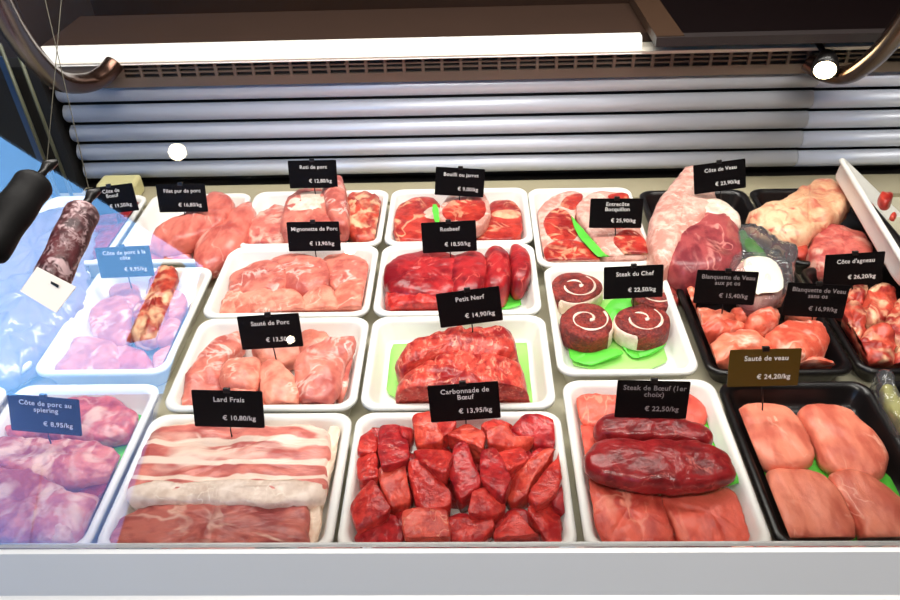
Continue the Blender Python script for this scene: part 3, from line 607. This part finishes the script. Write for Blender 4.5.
# ---- overlapping slices
MG = [([(226,274),(245,264),(268,256),(288,262),(286,290),(240,294),(227,290)], .048, M_pork, 'back row, leftmost'), ([(264,259),(285,252),(318,253),(330,262),(328,290),(278,292)], .052, M_pork, 'back row, middle'), ([(316,256),(345,250),(372,259),(371,288),(325,290)], .050, M_pork, 'back row, rightmost'),
([(211,302),(225,288),(248,284),(254,318),(211,318)], .034, M_peach, 'front row, leftmost'), ([(229,302),(245,287),(275,284),(284,318),(232,318)], .044, M_peach, 'front row, second from left'), ([(256,306),(275,287),(300,284),(312,318),(258,318)], .050, M_peach, 'front row, third from left'),
([(296,302),(310,285),(334,281),(340,318),(298,318)], .054, M_peach, 'front row, fourth from left'), ([(328,302),(336,281),(360,274),(372,280),(367,318),(330,318)], .056, M_peach, 'front row, rightmost')]
for i, (pl_, zt, mt, lb) in enumerate(MG): m('pork_slice', pl_, zt, 0.030 if zt > .04 else zt - Z, mt, 'X', 'pink pork slice in the second row tray, ' + lb, 'pork slice', 'overlapping pork slices', n=56, tilt=(0.15, 0.05), dome=0.006, low=0.003, amp=0.002)
# ---- pork roast tray
m('pork_joint', [(242,242),(248,222),(262,207),(283,198),(292,215),(290,245)], 0.050, 0.040, M_porkmix, 'X', 'marbled pork piece at the left of the back pork tray', crease=0.004, amp=0.004)
m('pork_joint', [(283,226),(345,226),(346,246),(284,246)], 0.042, 0.032, M_porkred, 'X', 'darker pork piece at the front of the back pork tray', amp=0.004, crease=0.003)
m('pork_joint', [(345,192),(362,187),(376,190),(386,202),(385,232),(376,244),(352,240),(344,215)], 0.056, 0.046, M_lamb, 'X', 'ragged orange pink pork piece at the right of the back pork tray', crease=0.004, amp=0.005)
m('pork_joint', [(322,176),(338,169),(346,180),(349,215),(346,226),(330,222),(322,200)], 0.094, 0.052, M_pork, 'X', 'upright rounded pork piece behind the 12,80 card', dome=0.01)
rj = m('pork_joint', [(277,226),(281,206),(291,190),(312,186),(338,190),(345,205),(345,222),(338,230),(300,230)], 0.085, 0.056, M_pork, 'X', 'big pork joint with a creamy fat cap under the 12,80 card', sharp=True, n=72, low=0.005, amp=0.004, crease=0.003)
piece('fat_cap', [(283,210),(293,192),(330,190),(334,206),(310,212)], 0.0885, 0.008, M_fat, 'X', parent=rj, dome=0.003)
# ---- shank slices
def rimmed(name, outer, lean_list, zt, th, label, fatm, leanm, fr='X', tilt=(0, 0), **k):
    o = m(name, outer, zt, th, fatm, fr, label, sharp=True, tilt=tilt, dome=0.002, low=0.001, amp=0.0015, n=64, **k)
    c = o.location
    for q in lean_list:
        cc = P(sum(a for a, b in q) / len(q) / FR[fr][2] + FR[fr][0], sum(b for a, b in q) / len(q) / FR[fr][2] + FR[fr][1], zt)
        dz = tilt[0] * (cc.x - c.x) + tilt[1] * (cc.y - c.y)
        piece('lean', q, zt + 0.0030 + dz, 0.006, leanm, fr, parent=o, tilt=tilt, dome=0.001, low=0.001, amp=0.0012, n=48, floor=-1)
    return o
rimmed('shank_slice', [(390,218),(397,203),(420,194),(438,197),(445,215),(440,235),(420,243),(394,240)], [[(420,214),(430,206),(440,206),(442,216),(430,220)]], 0.048, 0.038, 'thick shank slice at the left of its tray', M_shank, M_fat)
rimmed('shank_slice', [(474,232),(488,200),(510,197),(523,207),(523,240),(480,243)], [[(490,212),(502,208),(521,210),(521,218),(506,218),(492,216)]], 0.048, 0.038, 'thick shank slice at the right of its tray', M_shank, M_lambfat)
rimmed('shank_slice', [(438,205),(452,192),(478,187),(490,198),(491,216),(478,228),(448,226),(438,218)], [[(441,207),(455,197),(478,193),(487,203),(485,216),(474,222),(450,221),(442,214)]], 0.080, 0.034, 'round rimmed shank slice on top, under the 9,00 card', M_fatpink, M_shank)
sheet([(431,205),(438,204),(440,224),(436,226)], 0.076, M_paper, 'small bright green strip between the shank slices')
# ---- rib steaks
rimmed('rib_steak', [(355,240),(385,192),(440,155),(490,143),(545,155),(530,200),(500,245),(535,330),(610,405),(600,432),(400,430),(378,380),(360,320)],
 [[(388,250),(430,210),(475,222),(500,255),(528,325),(470,342),(410,335),(388,290)], [(445,205),(475,165),(540,158),(530,195),(505,228),(470,215)], [(380,362),(430,335),(525,332),(600,398),(600,428),(402,428)]], 0.052, 0.036, 'marbled rib steak with broad fat, left of the two', M_fatpink, M_shank, 'T')
rimmed('rib_steak', [(500,212),(535,170),(590,143),(655,152),(715,160),(720,205),(755,300),(795,370),(793,405),(720,420),(640,412),(580,345),(548,290)],
 [[(620,165),(680,155),(712,165),(705,190),(650,190)], [(640,330),(690,290),(750,300),(790,372),(785,402),(715,414),(680,380)], [(570,200),(640,195),(700,205),(720,285),(660,300),(600,260)]], 0.064, 0.038, 'marbled rib steak with broad fat, right of the two, under its card', M_fatpink, M_shank, 'T')
sheet([(488,240),(505,262),(560,325),(615,385),(650,418),(620,425),(560,370),(510,310)], 0.060, M_paper, 'bright green strip between the two rib steaks', 'T')
# ---- spiral rolls
sheet([(60,180),(240,150),(330,120),(450,130),(500,250),(505,410),(110,412),(75,320)], 0.013, M_palepaper, 'pale green sheet under the spiral meat rolls', 'U')
sheet([(75,325),(180,345),(300,330),(320,352),(240,380),(180,398),(110,365)], 0.024, M_paper, 'bright green leaf shaped sheet under the near left roll', 'U', wave=0.006)
sheet([(240,170),(330,140),(450,150),(490,300),(440,350),(350,370),(310,330),(250,230)], 0.020, M_paper, 'bright green leaf shaped sheet under the near right roll', 'U', wave=0.006)
def roulade(px, py, r, h, rotz, zb, label, tx=0.0):
    q = P(px, py, zb + h); root = empty('meat_roll', (q.x, q.y, zb), (tx, 0, rotz)); tag(root, label, 'meat roll', 'spiral meat rolls')
    def disc(name, rad, z0, z1, mat, am):
        bm = bmesh.new(); n = 56; rings = [(0.94, z0), (1.0, z0 + 0.15 * (z1 - z0)), (1.0, z0 + .8 * (z1 - z0)), (0.97, z1 - 0.0012), (0.93, z1), (0.7, z1 + .001), (0.4, z1 + .001), (0.15, z1 + .001)]
        RR = [[bm.verts.new((rad(t) * a * cos(t), rad(t) * a * sin(t), z + noise.noise(Vector((a * cos(t) * 2 + px, a * sin(t) * 2, z * 30))) * am)) for t in [2 * pi * k / n for k in range(n)]] for a, z in rings]
        c = bm.verts.new((0, 0, z1 + .001))
        for i in range(len(RR) - 1):
            for k in range(n): bm.faces.new((RR[i][k], RR[i][(k + 1) % n], RR[i + 1][(k + 1) % n], RR[i + 1][k]))
        for k in range(n): bm.faces.new((RR[-1][k], RR[-1][(k + 1) % n], c))
        bm.faces.new(RR[0][::-1]); return bm_obj(name, bm, mat, root, True)
    ph = px * 0.1
    shape = lambda t: r * (1 + 0.05 * sin(2 * t + ph) + 0.03 * sin(3 * t + 1 + ph))
    disc('fat_wrap', lambda t: shape(t), 0, h - 0.004, M_fat, 0.001)
    disc('filling', lambda t: shape(t) * (0.955 if sin(t + 2.4) > -0.2 else 1.012), 0.001, h, M_minced, 0.0025)
    pts = []; rad = []
    for k in range(52):
        t = k / 51; a = 0.6 + px + t * 7.6; rr = r * (0.10 + 0.66 * t ** 0.75); pts.append(Vector((rr * cos(a), rr * sin(a), h + 0.0012))); rad.append(r * (0.085 if t < .08 else 0.024 + 0.032 * abs(sin(t * 11 + px)) ** 2))
    o = sweep('fat_spiral', pts, rad, M_fat, root, 8); o.scale = (1, 1, 0.5)
    return root
roulade(540 + 138 / 3.75, 260 + 98 / 3.75, 0.0475, 0.036, 0.3, 0.010, 'spiral meat roll at the back left of the four')
roulade(540 + 432 / 3.75, 260 + 120 / 3.75, 0.043, 0.034, 2.2, 0.010, 'spiral meat roll mostly hidden behind the 22,50 chef card')
roulade(540 + 178 / 3.75, 260 + 222 / 3.75, 0.0475, 0.040, 1.8, 0.016, 'spiral meat roll at the front left of the four')
roulade(540 + 385 / 3.75, 260 + 222 / 3.75, 0.0465, 0.038, 3.4, 0.016, 'spiral meat roll at the front right, on a green leaf')
# ---- left: pork chops tray
sheet([(690,395),(750,370),(780,430),(770,475),(735,460)], 0.020, M_paper, 'bright green sheet corner by the red pork chops', 'B')
PC = [([(45,372),(60,345),(75,334),(108,333),(120,348),(118,376),(60,380)], .036, M_pork, 'large pale chop at the front left'), ([(98,352),(118,340),(150,350),(155,376),(100,378)], .032, M_porkred, 'chop at the front right corner'),
([(86,312),(100,296),(122,292),(135,310),(130,338),(108,342),(90,334)], .040, M_pork, 'pale chop in the middle'), ([(104,290),(118,278),(140,282),(140,306),(118,312)], .034, M_pork, 'pale chop at the back left'),
([(150,352),(168,342),(182,345),(170,372),(152,374)], .036, M_pork, 'small chop near the right wall'), ([(172,338),(180,322),(192,305),(200,298),(198,316),(186,342)], .044, M_shank, 'row of red meat at the right wall'),
([(155,300),(165,290),(182,288),(188,300),(180,315),(162,318)], .044, M_pork, 'upper of the pair of round chops'), ([(152,328),(164,316),(182,316),(182,332),(168,342),(154,342)], .046, M_pork, 'lower of the pair of round chops')]
for pl_, zt, mt, lb in PC: m('pork_chop', pl_, zt, zt - Z if zt < .04 else .03, mt, 'X', 'pork chop in the left tray, ' + lb, 'pork chop', 'pork chops in the left tray', n=48, dome=0.005, tilt=(0.1, 0))
ch = m('pork_chop', [(128,330),(130,312),(142,296),(146,278),(156,264),(168,258),(177,264),(176,282),(168,296),(160,318),(156,334),(140,341)], 0.062, 0.036, M_lamb, 'X', 'long red and orange bony pork chop under the 9,95 card', 'pork chop', crease=0.005, amp=0.005, n=80)
# ---- left back: tenderloins
m('pork_tenderloin', [(146,234),(160,224),(188,214),(206,196),(214,187),(228,190),(235,200),(231,214),(212,228),(190,238),(165,246),(150,244)], 0.068, 0.042, M_tender, 'X', 'long rounded pork tenderloin lying on the left', 'tenderloin', n=80, dome=0.014, low=0.004, free=True)
m('pork_tenderloin', [(190,250),(196,238),(215,226),(236,206),(250,196),(256,204),(252,225),(240,245),(222,258),(205,268),(194,262)], 0.056, 0.044, M_tender, 'X', 'pork tenderloin against the right tray wall', 'tenderloin', n=80, dome=0.012, low=0.004, free=True)
m('pork_tenderloin', [(130,250),(160,240),(190,240),(192,262),(160,268),(132,268)], 0.034, 0.024, M_porkmix, 'X', 'darker pork piece at the front under the tenderloins', 'tenderloin', n=64)
m('beef_piece', [(118,204),(128,200),(140,200),(148,206),(142,216),(128,220),(118,218)], 0.046, 0.034, M_beefdark, 'X', 'dark red beef piece in the far back left tray', crease=0.003)
m('beef_piece', [(90,212),(105,205),(120,210),(118,230),(95,232)], 0.044, 0.034, M_beefdark, 'X', 'dark red beef piece behind the packs, left of the other', crease=0.003)
m('beef_piece', [(30,232),(60,214),(92,206),(100,222),(90,244),(50,258)], 0.046, 0.036, M_beefdark, 'X', 'dark red beef piece under the reflection, behind the mottled salami', crease=0.003)
m('beef_piece', [(92,236),(112,222),(138,218),(140,236),(120,262),(88,262)], 0.044, 0.034, M_beefdark, 'X', 'dark red beef piece at the front of the far back left tray', crease=0.003)
# ---- left front: collar chops
sheet([(100,430),(360,60),(420,60),(420,110),(330,330),(130,432),(0,440)], 0.0125, M_paper, 'bright green sheet under the marbled pork collar', 'A')
m('pork_collar', [(-60,110),(20,100),(140,40),(230,2),(330,12),(372,40),(402,62),(370,125),(300,135),(200,140)], 0.044, 0.032, M_porkred, 'A', 'pork collar slice at the back of the front left tray', n=80, amp=0.003, crease=0.002)
m('pork_collar', [(-60,150),(0,120),(140,130),(280,140),(352,165),(368,225),(300,245),(200,260),(130,255),(0,215),(-60,215)], 0.056, 0.036, M_porkmix, 'A', 'marbled pork collar slice in the middle of the front left tray', n=80, amp=0.004, crease=0.003)
m('pork_collar', [(-80,240),(-20,212),(60,208),(135,250),(205,288),(285,285),(282,320),(240,352),(205,415),(100,440),(-80,440)], 0.062, 0.042, M_porkmix, 'A', 'large marbled pork collar slice nearest the front left', n=96, amp=0.004, crease=0.004)
m('pork_collar', [(130,410),(140,380),(170,370),(200,380),(208,410),(190,436),(140,436)], 0.058, 0.030, M_fatpink, 'A', 'small round pink pork end at the front rail', n=48, dome=0.006)
m('pork_collar', [(200,300),(290,245),(350,215),(345,270),(300,340),(262,385),(225,400)], 0.036, 0.026, M_beefdark, 'A', 'dark red pork piece by the right wall of the front left tray', n=56, amp=0.005)
m('pork_collar', [(0,400),(6,382),(16,382),(14,410),(0,430)], 0.03, 0.02, M_porkmix, 'X', 'pork slice at the extreme lower left', n=40)
# ---- black column
vj = m('veal_joint', [(648,222),(655,200),(672,180),(688,160),(702,163),(718,182),(722,205),(700,225),(682,245),(668,262),(654,255),(649,240)], 0.098, 0.085, M_fatpink, 'X', 'tall pale veal joint with a dark pink lean face, under the 23,90 card', free=True, n=80, dome=0.012, low=0.006, amp=0.003, crease=0.003)
vl = piece('lean_face', [(664,262),(668,240),(684,218),(704,203),(728,204),(742,222),(746,240),(742,262),(700,270)], 0.092, 0.080, M_vealdark, 'X', parent=vj, free=True, n=80, dome=0.008, low=0.004)
piece('fat_cap', [(688,214),(700,200),(722,196),(738,210),(744,226),(728,218),(706,212)], 0.100, 0.018, M_fat, 'X', parent=vl, free=True, dome=0.003, n=48)
VC = [([(-10,130),(60,118),(155,103),(158,128),(70,155),(-10,158)], .040, 'thin slab at the back'), ([(-5,190),(20,155),(60,155),(70,240),(10,242)], .046, 'rounded one at the back left'), ([(28,290),(60,250),(150,252),(238,290),(160,312),(50,312)], .056, 'bright one below the 15,40 card'),
([(48,305),(130,295),(245,290),(255,332),(160,350),(62,350)], .050, 'long one across the left'), ([(175,262),(240,238),(300,250),(310,280),(240,300)], .048, 'greyish one in the middle back'), ([(240,292),(320,238),(380,248),(385,300),(310,332),(252,325)], .062, 'purple pink one in the centre'),
([(92,430),(100,380),(155,340),(280,323),(372,385),(330,402),(250,405),(135,468)], .060, 'large one at the front left'), ([(300,335),(420,290),(540,288),(582,368),(525,420),(420,452),(365,402)], .066, 'large one at the right'), ([(408,475),(420,448),(520,408),(605,466),(560,486),(420,486)], .050, 'flat one at the front right'),
([(230,405),(340,400),(420,450),(400,480),(240,480)], .044, 'one behind the veal cutlet card'), ([(400,200),(480,190),(560,230),(570,290),(420,300)], .046, 'one under the 16,99 card')]
for i, (pl_, zt, lb) in enumerate(VC): m('veal_chunk', pl_, zt, min(zt - Z, .036), M_vealchunk, 'V', 'veal stew chunk, ' + lb, 'veal chunk', 'veal chunks in the middle black tray', n=56, dome=0.008, low=0.005, amp=0.003, crease=0.002)
m('lamb_joint', [(745,214),(750,206),(775,200),(800,188),(820,174),(838,178),(852,184),(856,198),(842,212),(825,222),(806,236),(788,236),(768,228)], 0.078, 0.058, M_lambfat, 'X', 'large fat covered lamb joint at the back right', free=True, n=90, dome=0.012, low=0.006, amp=0.004, crease=0.006)
m('lamb_joint', [(808,256),(812,234),(824,222),(842,222),(864,228),(874,242),(878,262),(830,270)], 0.058, 0.048, M_porkmix, 'X', 'smaller lamb joint behind the 26,20 card', free=True, n=64, dome=0.008, crease=0.003)
m('lamb_joint', [(785,258),(792,236),(806,232),(812,258)], 0.046, 0.036, M_lamb, 'X', 'narrow lamb piece between the two lamb joints and the bag', n=48)
LC = [([(838,340),(843,312),(852,296),(866,300),(866,330),(858,360),(846,364)], .058, 'leftmost'), ([(862,300),(872,282),(890,278),(900,296),(890,318),(868,322)], .066, 'at the back'), ([(855,350),(864,322),(882,318),(900,330),(896,366),(866,370)], .060, 'at the front'), ([(884,322),(892,300),(912,292),(925,310),(915,345),(895,342)], .062, 'against the picture edge'), ([(840,300),(850,286),(868,280),(872,298),(856,312)], .052, 'just below the 26,20 card'), ([(890,352),(905,340),(930,345),(930,375),(895,374)], .050, 'lower right corner one')]
for i, (pl_, zt, lb) in enumerate(LC): m('lamb_chop', pl_, zt, .042, M_lamb, 'X', 'ragged lamb chop in the right black tray, ' + lb, 'lamb chop', 'lamb chops at the right edge', n=56, dome=0.008, low=0.006, amp=0.005, crease=0.006, tilt=(0.15 * (i % 3 - 1), 0.1))
# ---- vacuum pack with a green leaf and a label, lying across the black trays
vp = m('vacuum_pack', [(728,262),(726,226),(738,217),(760,218),(792,238),(800,250),(796,270),(787,292),(770,300),(744,296)], 0.092, 0.050, M_bag, 'X', 'clear crumpled vacuum pack lying across the black trays', 'plastic pack', n=80, dome=0.004, low=0.010, amp=0.006, free=True)
piece('meat_filling', [(734,268),(745,254),(770,252),(784,268),(786,290),(768,300),(742,298)], 0.082, 0.036, M_fatpink, 'X', parent=vp, free=True, n=56, dome=0.006)
piece('paper_label', [(742,262),(752,255),(774,258),(784,276),(783,292),(762,292),(756,296),(748,280)], 0.097, 0.0015, plain('white_label', (236, 232, 214), 0.5, var=0.03), 'X', parent=vp, free=True, soft=1, n=40, dome=0.004, low=0.001, amp=0.0005)
piece('green_leaf', [(736,234),(742,228),(750,236),(762,250),(768,258),(756,256),(744,248)], 0.088, 0.008, plain('herb_green', (70, 110, 60), 0.4, var=0.4), 'X', parent=vp, free=True, n=40)
v2 = m('vacuum_pack', [(873,376),(880,366),(890,370),(898,386),(906,400),(925,420),(918,440),(898,424),(884,400)], 0.062, 0.045, M_bag, 'X', 'clear plastic pack with yellow green contents at the right edge', 'plastic pack', n=64, low=0.008, amp=0.004, free=True)
piece('contents', [(880,384),(888,380),(898,392),(915,415),(910,432),(898,418),(886,400)], 0.055, 0.035, plain('yellow_green_contents', (166, 160, 80), 0.5, var=0.3), 'X', parent=v2, free=True, n=40)
# ---- tilted white tray with red scraps at the right
tw = tray('white tray propped at a slant over the lamb joints', 0.0, 0.0, 0.24, 0.42, M_white, h=0.035, group='trays set out on the deck')
A_ = P(842, 156, 0.135); B_ = P(905, 258, 0.135); ang = math.atan2(A_.x - B_.x, A_.y - B_.y)
ez = Matrix.Rotation(-ang, 4, 'Z') @ Matrix.Rotation(radians(40), 4, 'Y')
loc = (A_ - ez @ Vector((-0.115, 0.205, 0.035))); tw.matrix_world = Matrix.Translation(loc) @ ez
for k, (a, b, z_) in enumerate([(886,196,.112),(872,206,.128),(893,215,.122)]):
    s = [9, 2.5, 4][k]; m('meat_scrap', [(a - s, b), (a - s * .3, b - s * .7), (a + s, b - s * .5), (a + s * .8, b + s * .6), (a - s * .2, b + s * .8)], z_, 0.02 if k == 0 else .008, M_shank, 'X', ['larger red meat scrap in the slanted white tray', 'tiny red meat scrap on the slanted tray wall', 'small red scrap nearest the slanted tray front'][k], 'meat scrap', 'meat scraps in the slanted tray', n=28, free=True)
# ---- left edge: plastic packs, pale tub
for i, (pl_, zt, lb) in enumerate([([(-40,260),(20,215),(70,200),(96,222),(90,255),(50,285),(-20,310)], .062, 'hindmost'), ([(-40,300),(30,262),(88,252),(84,290),(50,330),(-40,345)], .070, 'middle'), ([(-50,345),(10,305),(60,290),(66,312),(34,352),(10,376),(-50,380)], .060, 'nearest')]):
    m('plastic_pack', pl_, zt, zt - 0.014, M_milky, 'X', 'crinkled milky plastic pack at the left edge, %s of three' % lb, 'plastic pack', 'milky plastic packs at the left', free=True, n=110, dome=0.006, low=0.008, amp=0.008)
tb = box('plastic_tub', (-0.045, -0.028, 0), (0.045, 0.028, 0.045), M_tub, None, 0.008); q = PY(124, 200, 1.545); tb.location = (q.x, 1.548, 0.0105); tag(tb, 'small pale yellow plastic tub behind the far back left tray', 'tub')
# ---- hanging sausages in front of the pane
def sausage(name, top, bot, rad, mat, label, dist, knot=True):
    a = PD(top[0], top[1], dist); b = PD(bot[0], bot[1], dist * 0.93); root = empty(name, a); tag(root, label, 'sausage')
    n = 26; pts = []; rr = []; L_ = b - a
    for k in range(n):
        t = k / (n - 1); pts.append(L_ * t + Vector((0.003 * sin(t * 3), 0, 0.004 * sin(t * pi)))); e = min(1, (math.sin(min(1, t * 7) * pi / 2)) ** 0.7, math.sin(min(1, (1 - t) * 9) * pi / 2) ** 0.7 + 0.02); rr.append(max(0.002, rad * e * (1 + 0.03 * sin(t * 17))))
    sweep('casing', pts, rr, mat, root, 22)
    u = L_.normalized(); kn = sweep('knot', [u * 0.004, -u * 0.006, -u * 0.011, -u * 0.016 + img_r * 0.006], [0.004, 0.0032, 0.005, 0.002], M_pin, root, 10)
    return root, a, u
s1, a1, u1 = sausage('black_sausage', (40, 176), (-20, 262), 0.0145, M_blacksaus, 'smooth black sausage hanging at the left edge', 0.60)
s2, a2, u2 = sausage('salami', (86, 205), (46, 290), 0.0135, M_salami, 'mottled dark red salami with a white tag', 0.62)
RAIL = G0 + GU * (LG + 0.012)
sweep('string', [Vector((0, 0, 0)) - u1 * 0.01, Vector((-0.085, RAIL.y - a1.y - 0.016, RAIL.z - a1.z))], 0.0004, M_string, s1, 6)
sweep('string', [Vector((0, 0, 0)) - u2 * 0.01, Vector((-0.150, RAIL.y - a2.y - 0.016, RAIL.z - a2.z))], 0.0004, M_string, s2, 6)
bm = bmesh.new(); qs = [PD(*v) - a2 for v in ((37, 267, 0.555), (76, 287, 0.555), (56, 313, 0.555), (20, 291, 0.555))]; vv = [bm.verts.new(q) for q in qs]; v3 = [bm.verts.new(q + look * 0.0008) for q in qs]
bm.faces.new(vv); bm.faces.new(v3[::-1])
for i in range(4): bm.faces.new((vv[i], vv[(i + 1) % 4], v3[(i + 1) % 4], v3[i]))
lt = bm_obj('paper_tag', bm, plain('tag_paper', (236, 226, 214), 0.6, var=0.03), s2)
bm = bmesh.new(); qs = [PD(*v) - a2 for v in ((51, 281, 0.5535), (59, 285, 0.5535), (58, 288, 0.5535), (50.5, 283.5, 0.5535))]; bm.faces.new([bm.verts.new(q) for q in qs]); bm_obj('ink_mark', bm, M_pin, lt)

# ================================================================ PRICE CARDS
CARDS = [
('Côte de\nBoeuf', '€ 19,50/kg', (116, 213), (118, 222), 'dark blue black card at the far back left, its left half covered by the reflection', -6, .05, {}),
('Filet pur de porc', '€ 16,80/kg', (184, 212), (185, 217), 'black price card above the pork tenderloins reading 16,80', 0, .075, {}),
('Roti de porc', '€ 12,80/kg', (314, 188), (316, 196), 'black price card of the pork roast reading 12,80', 0, .085, {}),
('Bouilli ou jarret', '€ 9,00/kg', (459, 196), (460, 201), 'black price card of the shank slices reading 9,00', 4, .082, {}),
('Entrecôte\nBocquillon', '€ 25,90/kg', (615, 228), (616, 236), 'black price card of the rib steaks reading 25,90', 1, .066, {}),
('Côte de Veau', '€ 23,90/kg', (720, 191), (722, 197), 'black price card on the veal joint reading 23,90', -7, .105, {}),
('Mignonette de Porc', '€ 13,90/kg', (315, 251), (316, 256), 'black price card of the overlapping pork slices reading 13,90', 0, .055, {}),
('Rosbeef', '€ 18,50/kg', (450, 252), (451, 258), 'black price card of the dark tied roast beef reading 18,50', -2, .076, {}),
('Steak du Chef', '€ 22,50/kg', (633, 298), (634, 306), 'black price card of the spiral rolls reading 22,50', -2, .056, {}),
('Blanquette de Veau\naux pt os', '€ 15,40/kg', (723, 304), (722, 317), 'black price card of the veal chunks reading 15,40', 3, .060, {'ink': 1}),
('Blanquette de Veau\nsans os', '€ 16,99/kg', (812, 317), (813, 322), 'black price card between veal chunks and lamb chops reading 16,99', 4, .060, {'ink': 1}),
("Côte d'agneau", '€ 26,20/kg', (852, 285), (853, 292), 'black price card above the lamb chops reading 26,20', -3, .055, {}),
('Sauté de Porc', '€ 13,50/kg', (273, 348), (275, 354), 'black price card of the pale escalopes reading 13,50', -3, .055, {}),
('Petit Nerf', '€ 14,90/kg', (472, 324), (473, 334), 'black price card on the grained roast reading 14,90', -7, .085, {}),
('Carbonnade de\nBœuf', '€ 13,95/kg', (466, 420), (466, 426), 'black price card of the beef cubes reading 13,95', -4, .060, {}),
('Steak de Bœuf (1er\nchoix)', '€ 22,50/kg', (650, 418), (650, 424), 'black price card of the flat steaks reading 22,50 with a longer title', 2, .070, {'ink': 1}),
('Sauté de veau', '€ 24,20/kg', (762, 386), (764, 411), 'price card with painted warm reflection above the veal cutlets reading 24,20', -1, .045, {'mat': 1}),
('Lard Frais', '€ 10,80/kg', (230, 427), (231, 435), 'black price card on the striped belly reading 10,80', 2, .058, {}),
('Côte de porc au\nspiering', '€ 8,95/kg', (47, 433), (50, 443), 'blue tinted price card on the marbled collar reading 8,95', 6, .058, {}),
('Côte de porc à la\ncôte', '€ 9,95/kg', (128, 277), (130, 283), 'price card half lost in the reflection above the left pork chops', -2, .062, {}),
]
M_dimink = plain('dim_ink', (150, 140, 140), 0.6, var=0.01)
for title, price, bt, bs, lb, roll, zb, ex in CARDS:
    price_card(title, price, bt, bs, lb, roll=roll, zb=zb, mat=M_cardwarm if ex.get('mat') else None, ink=M_dimink if ex.get('ink') else None)
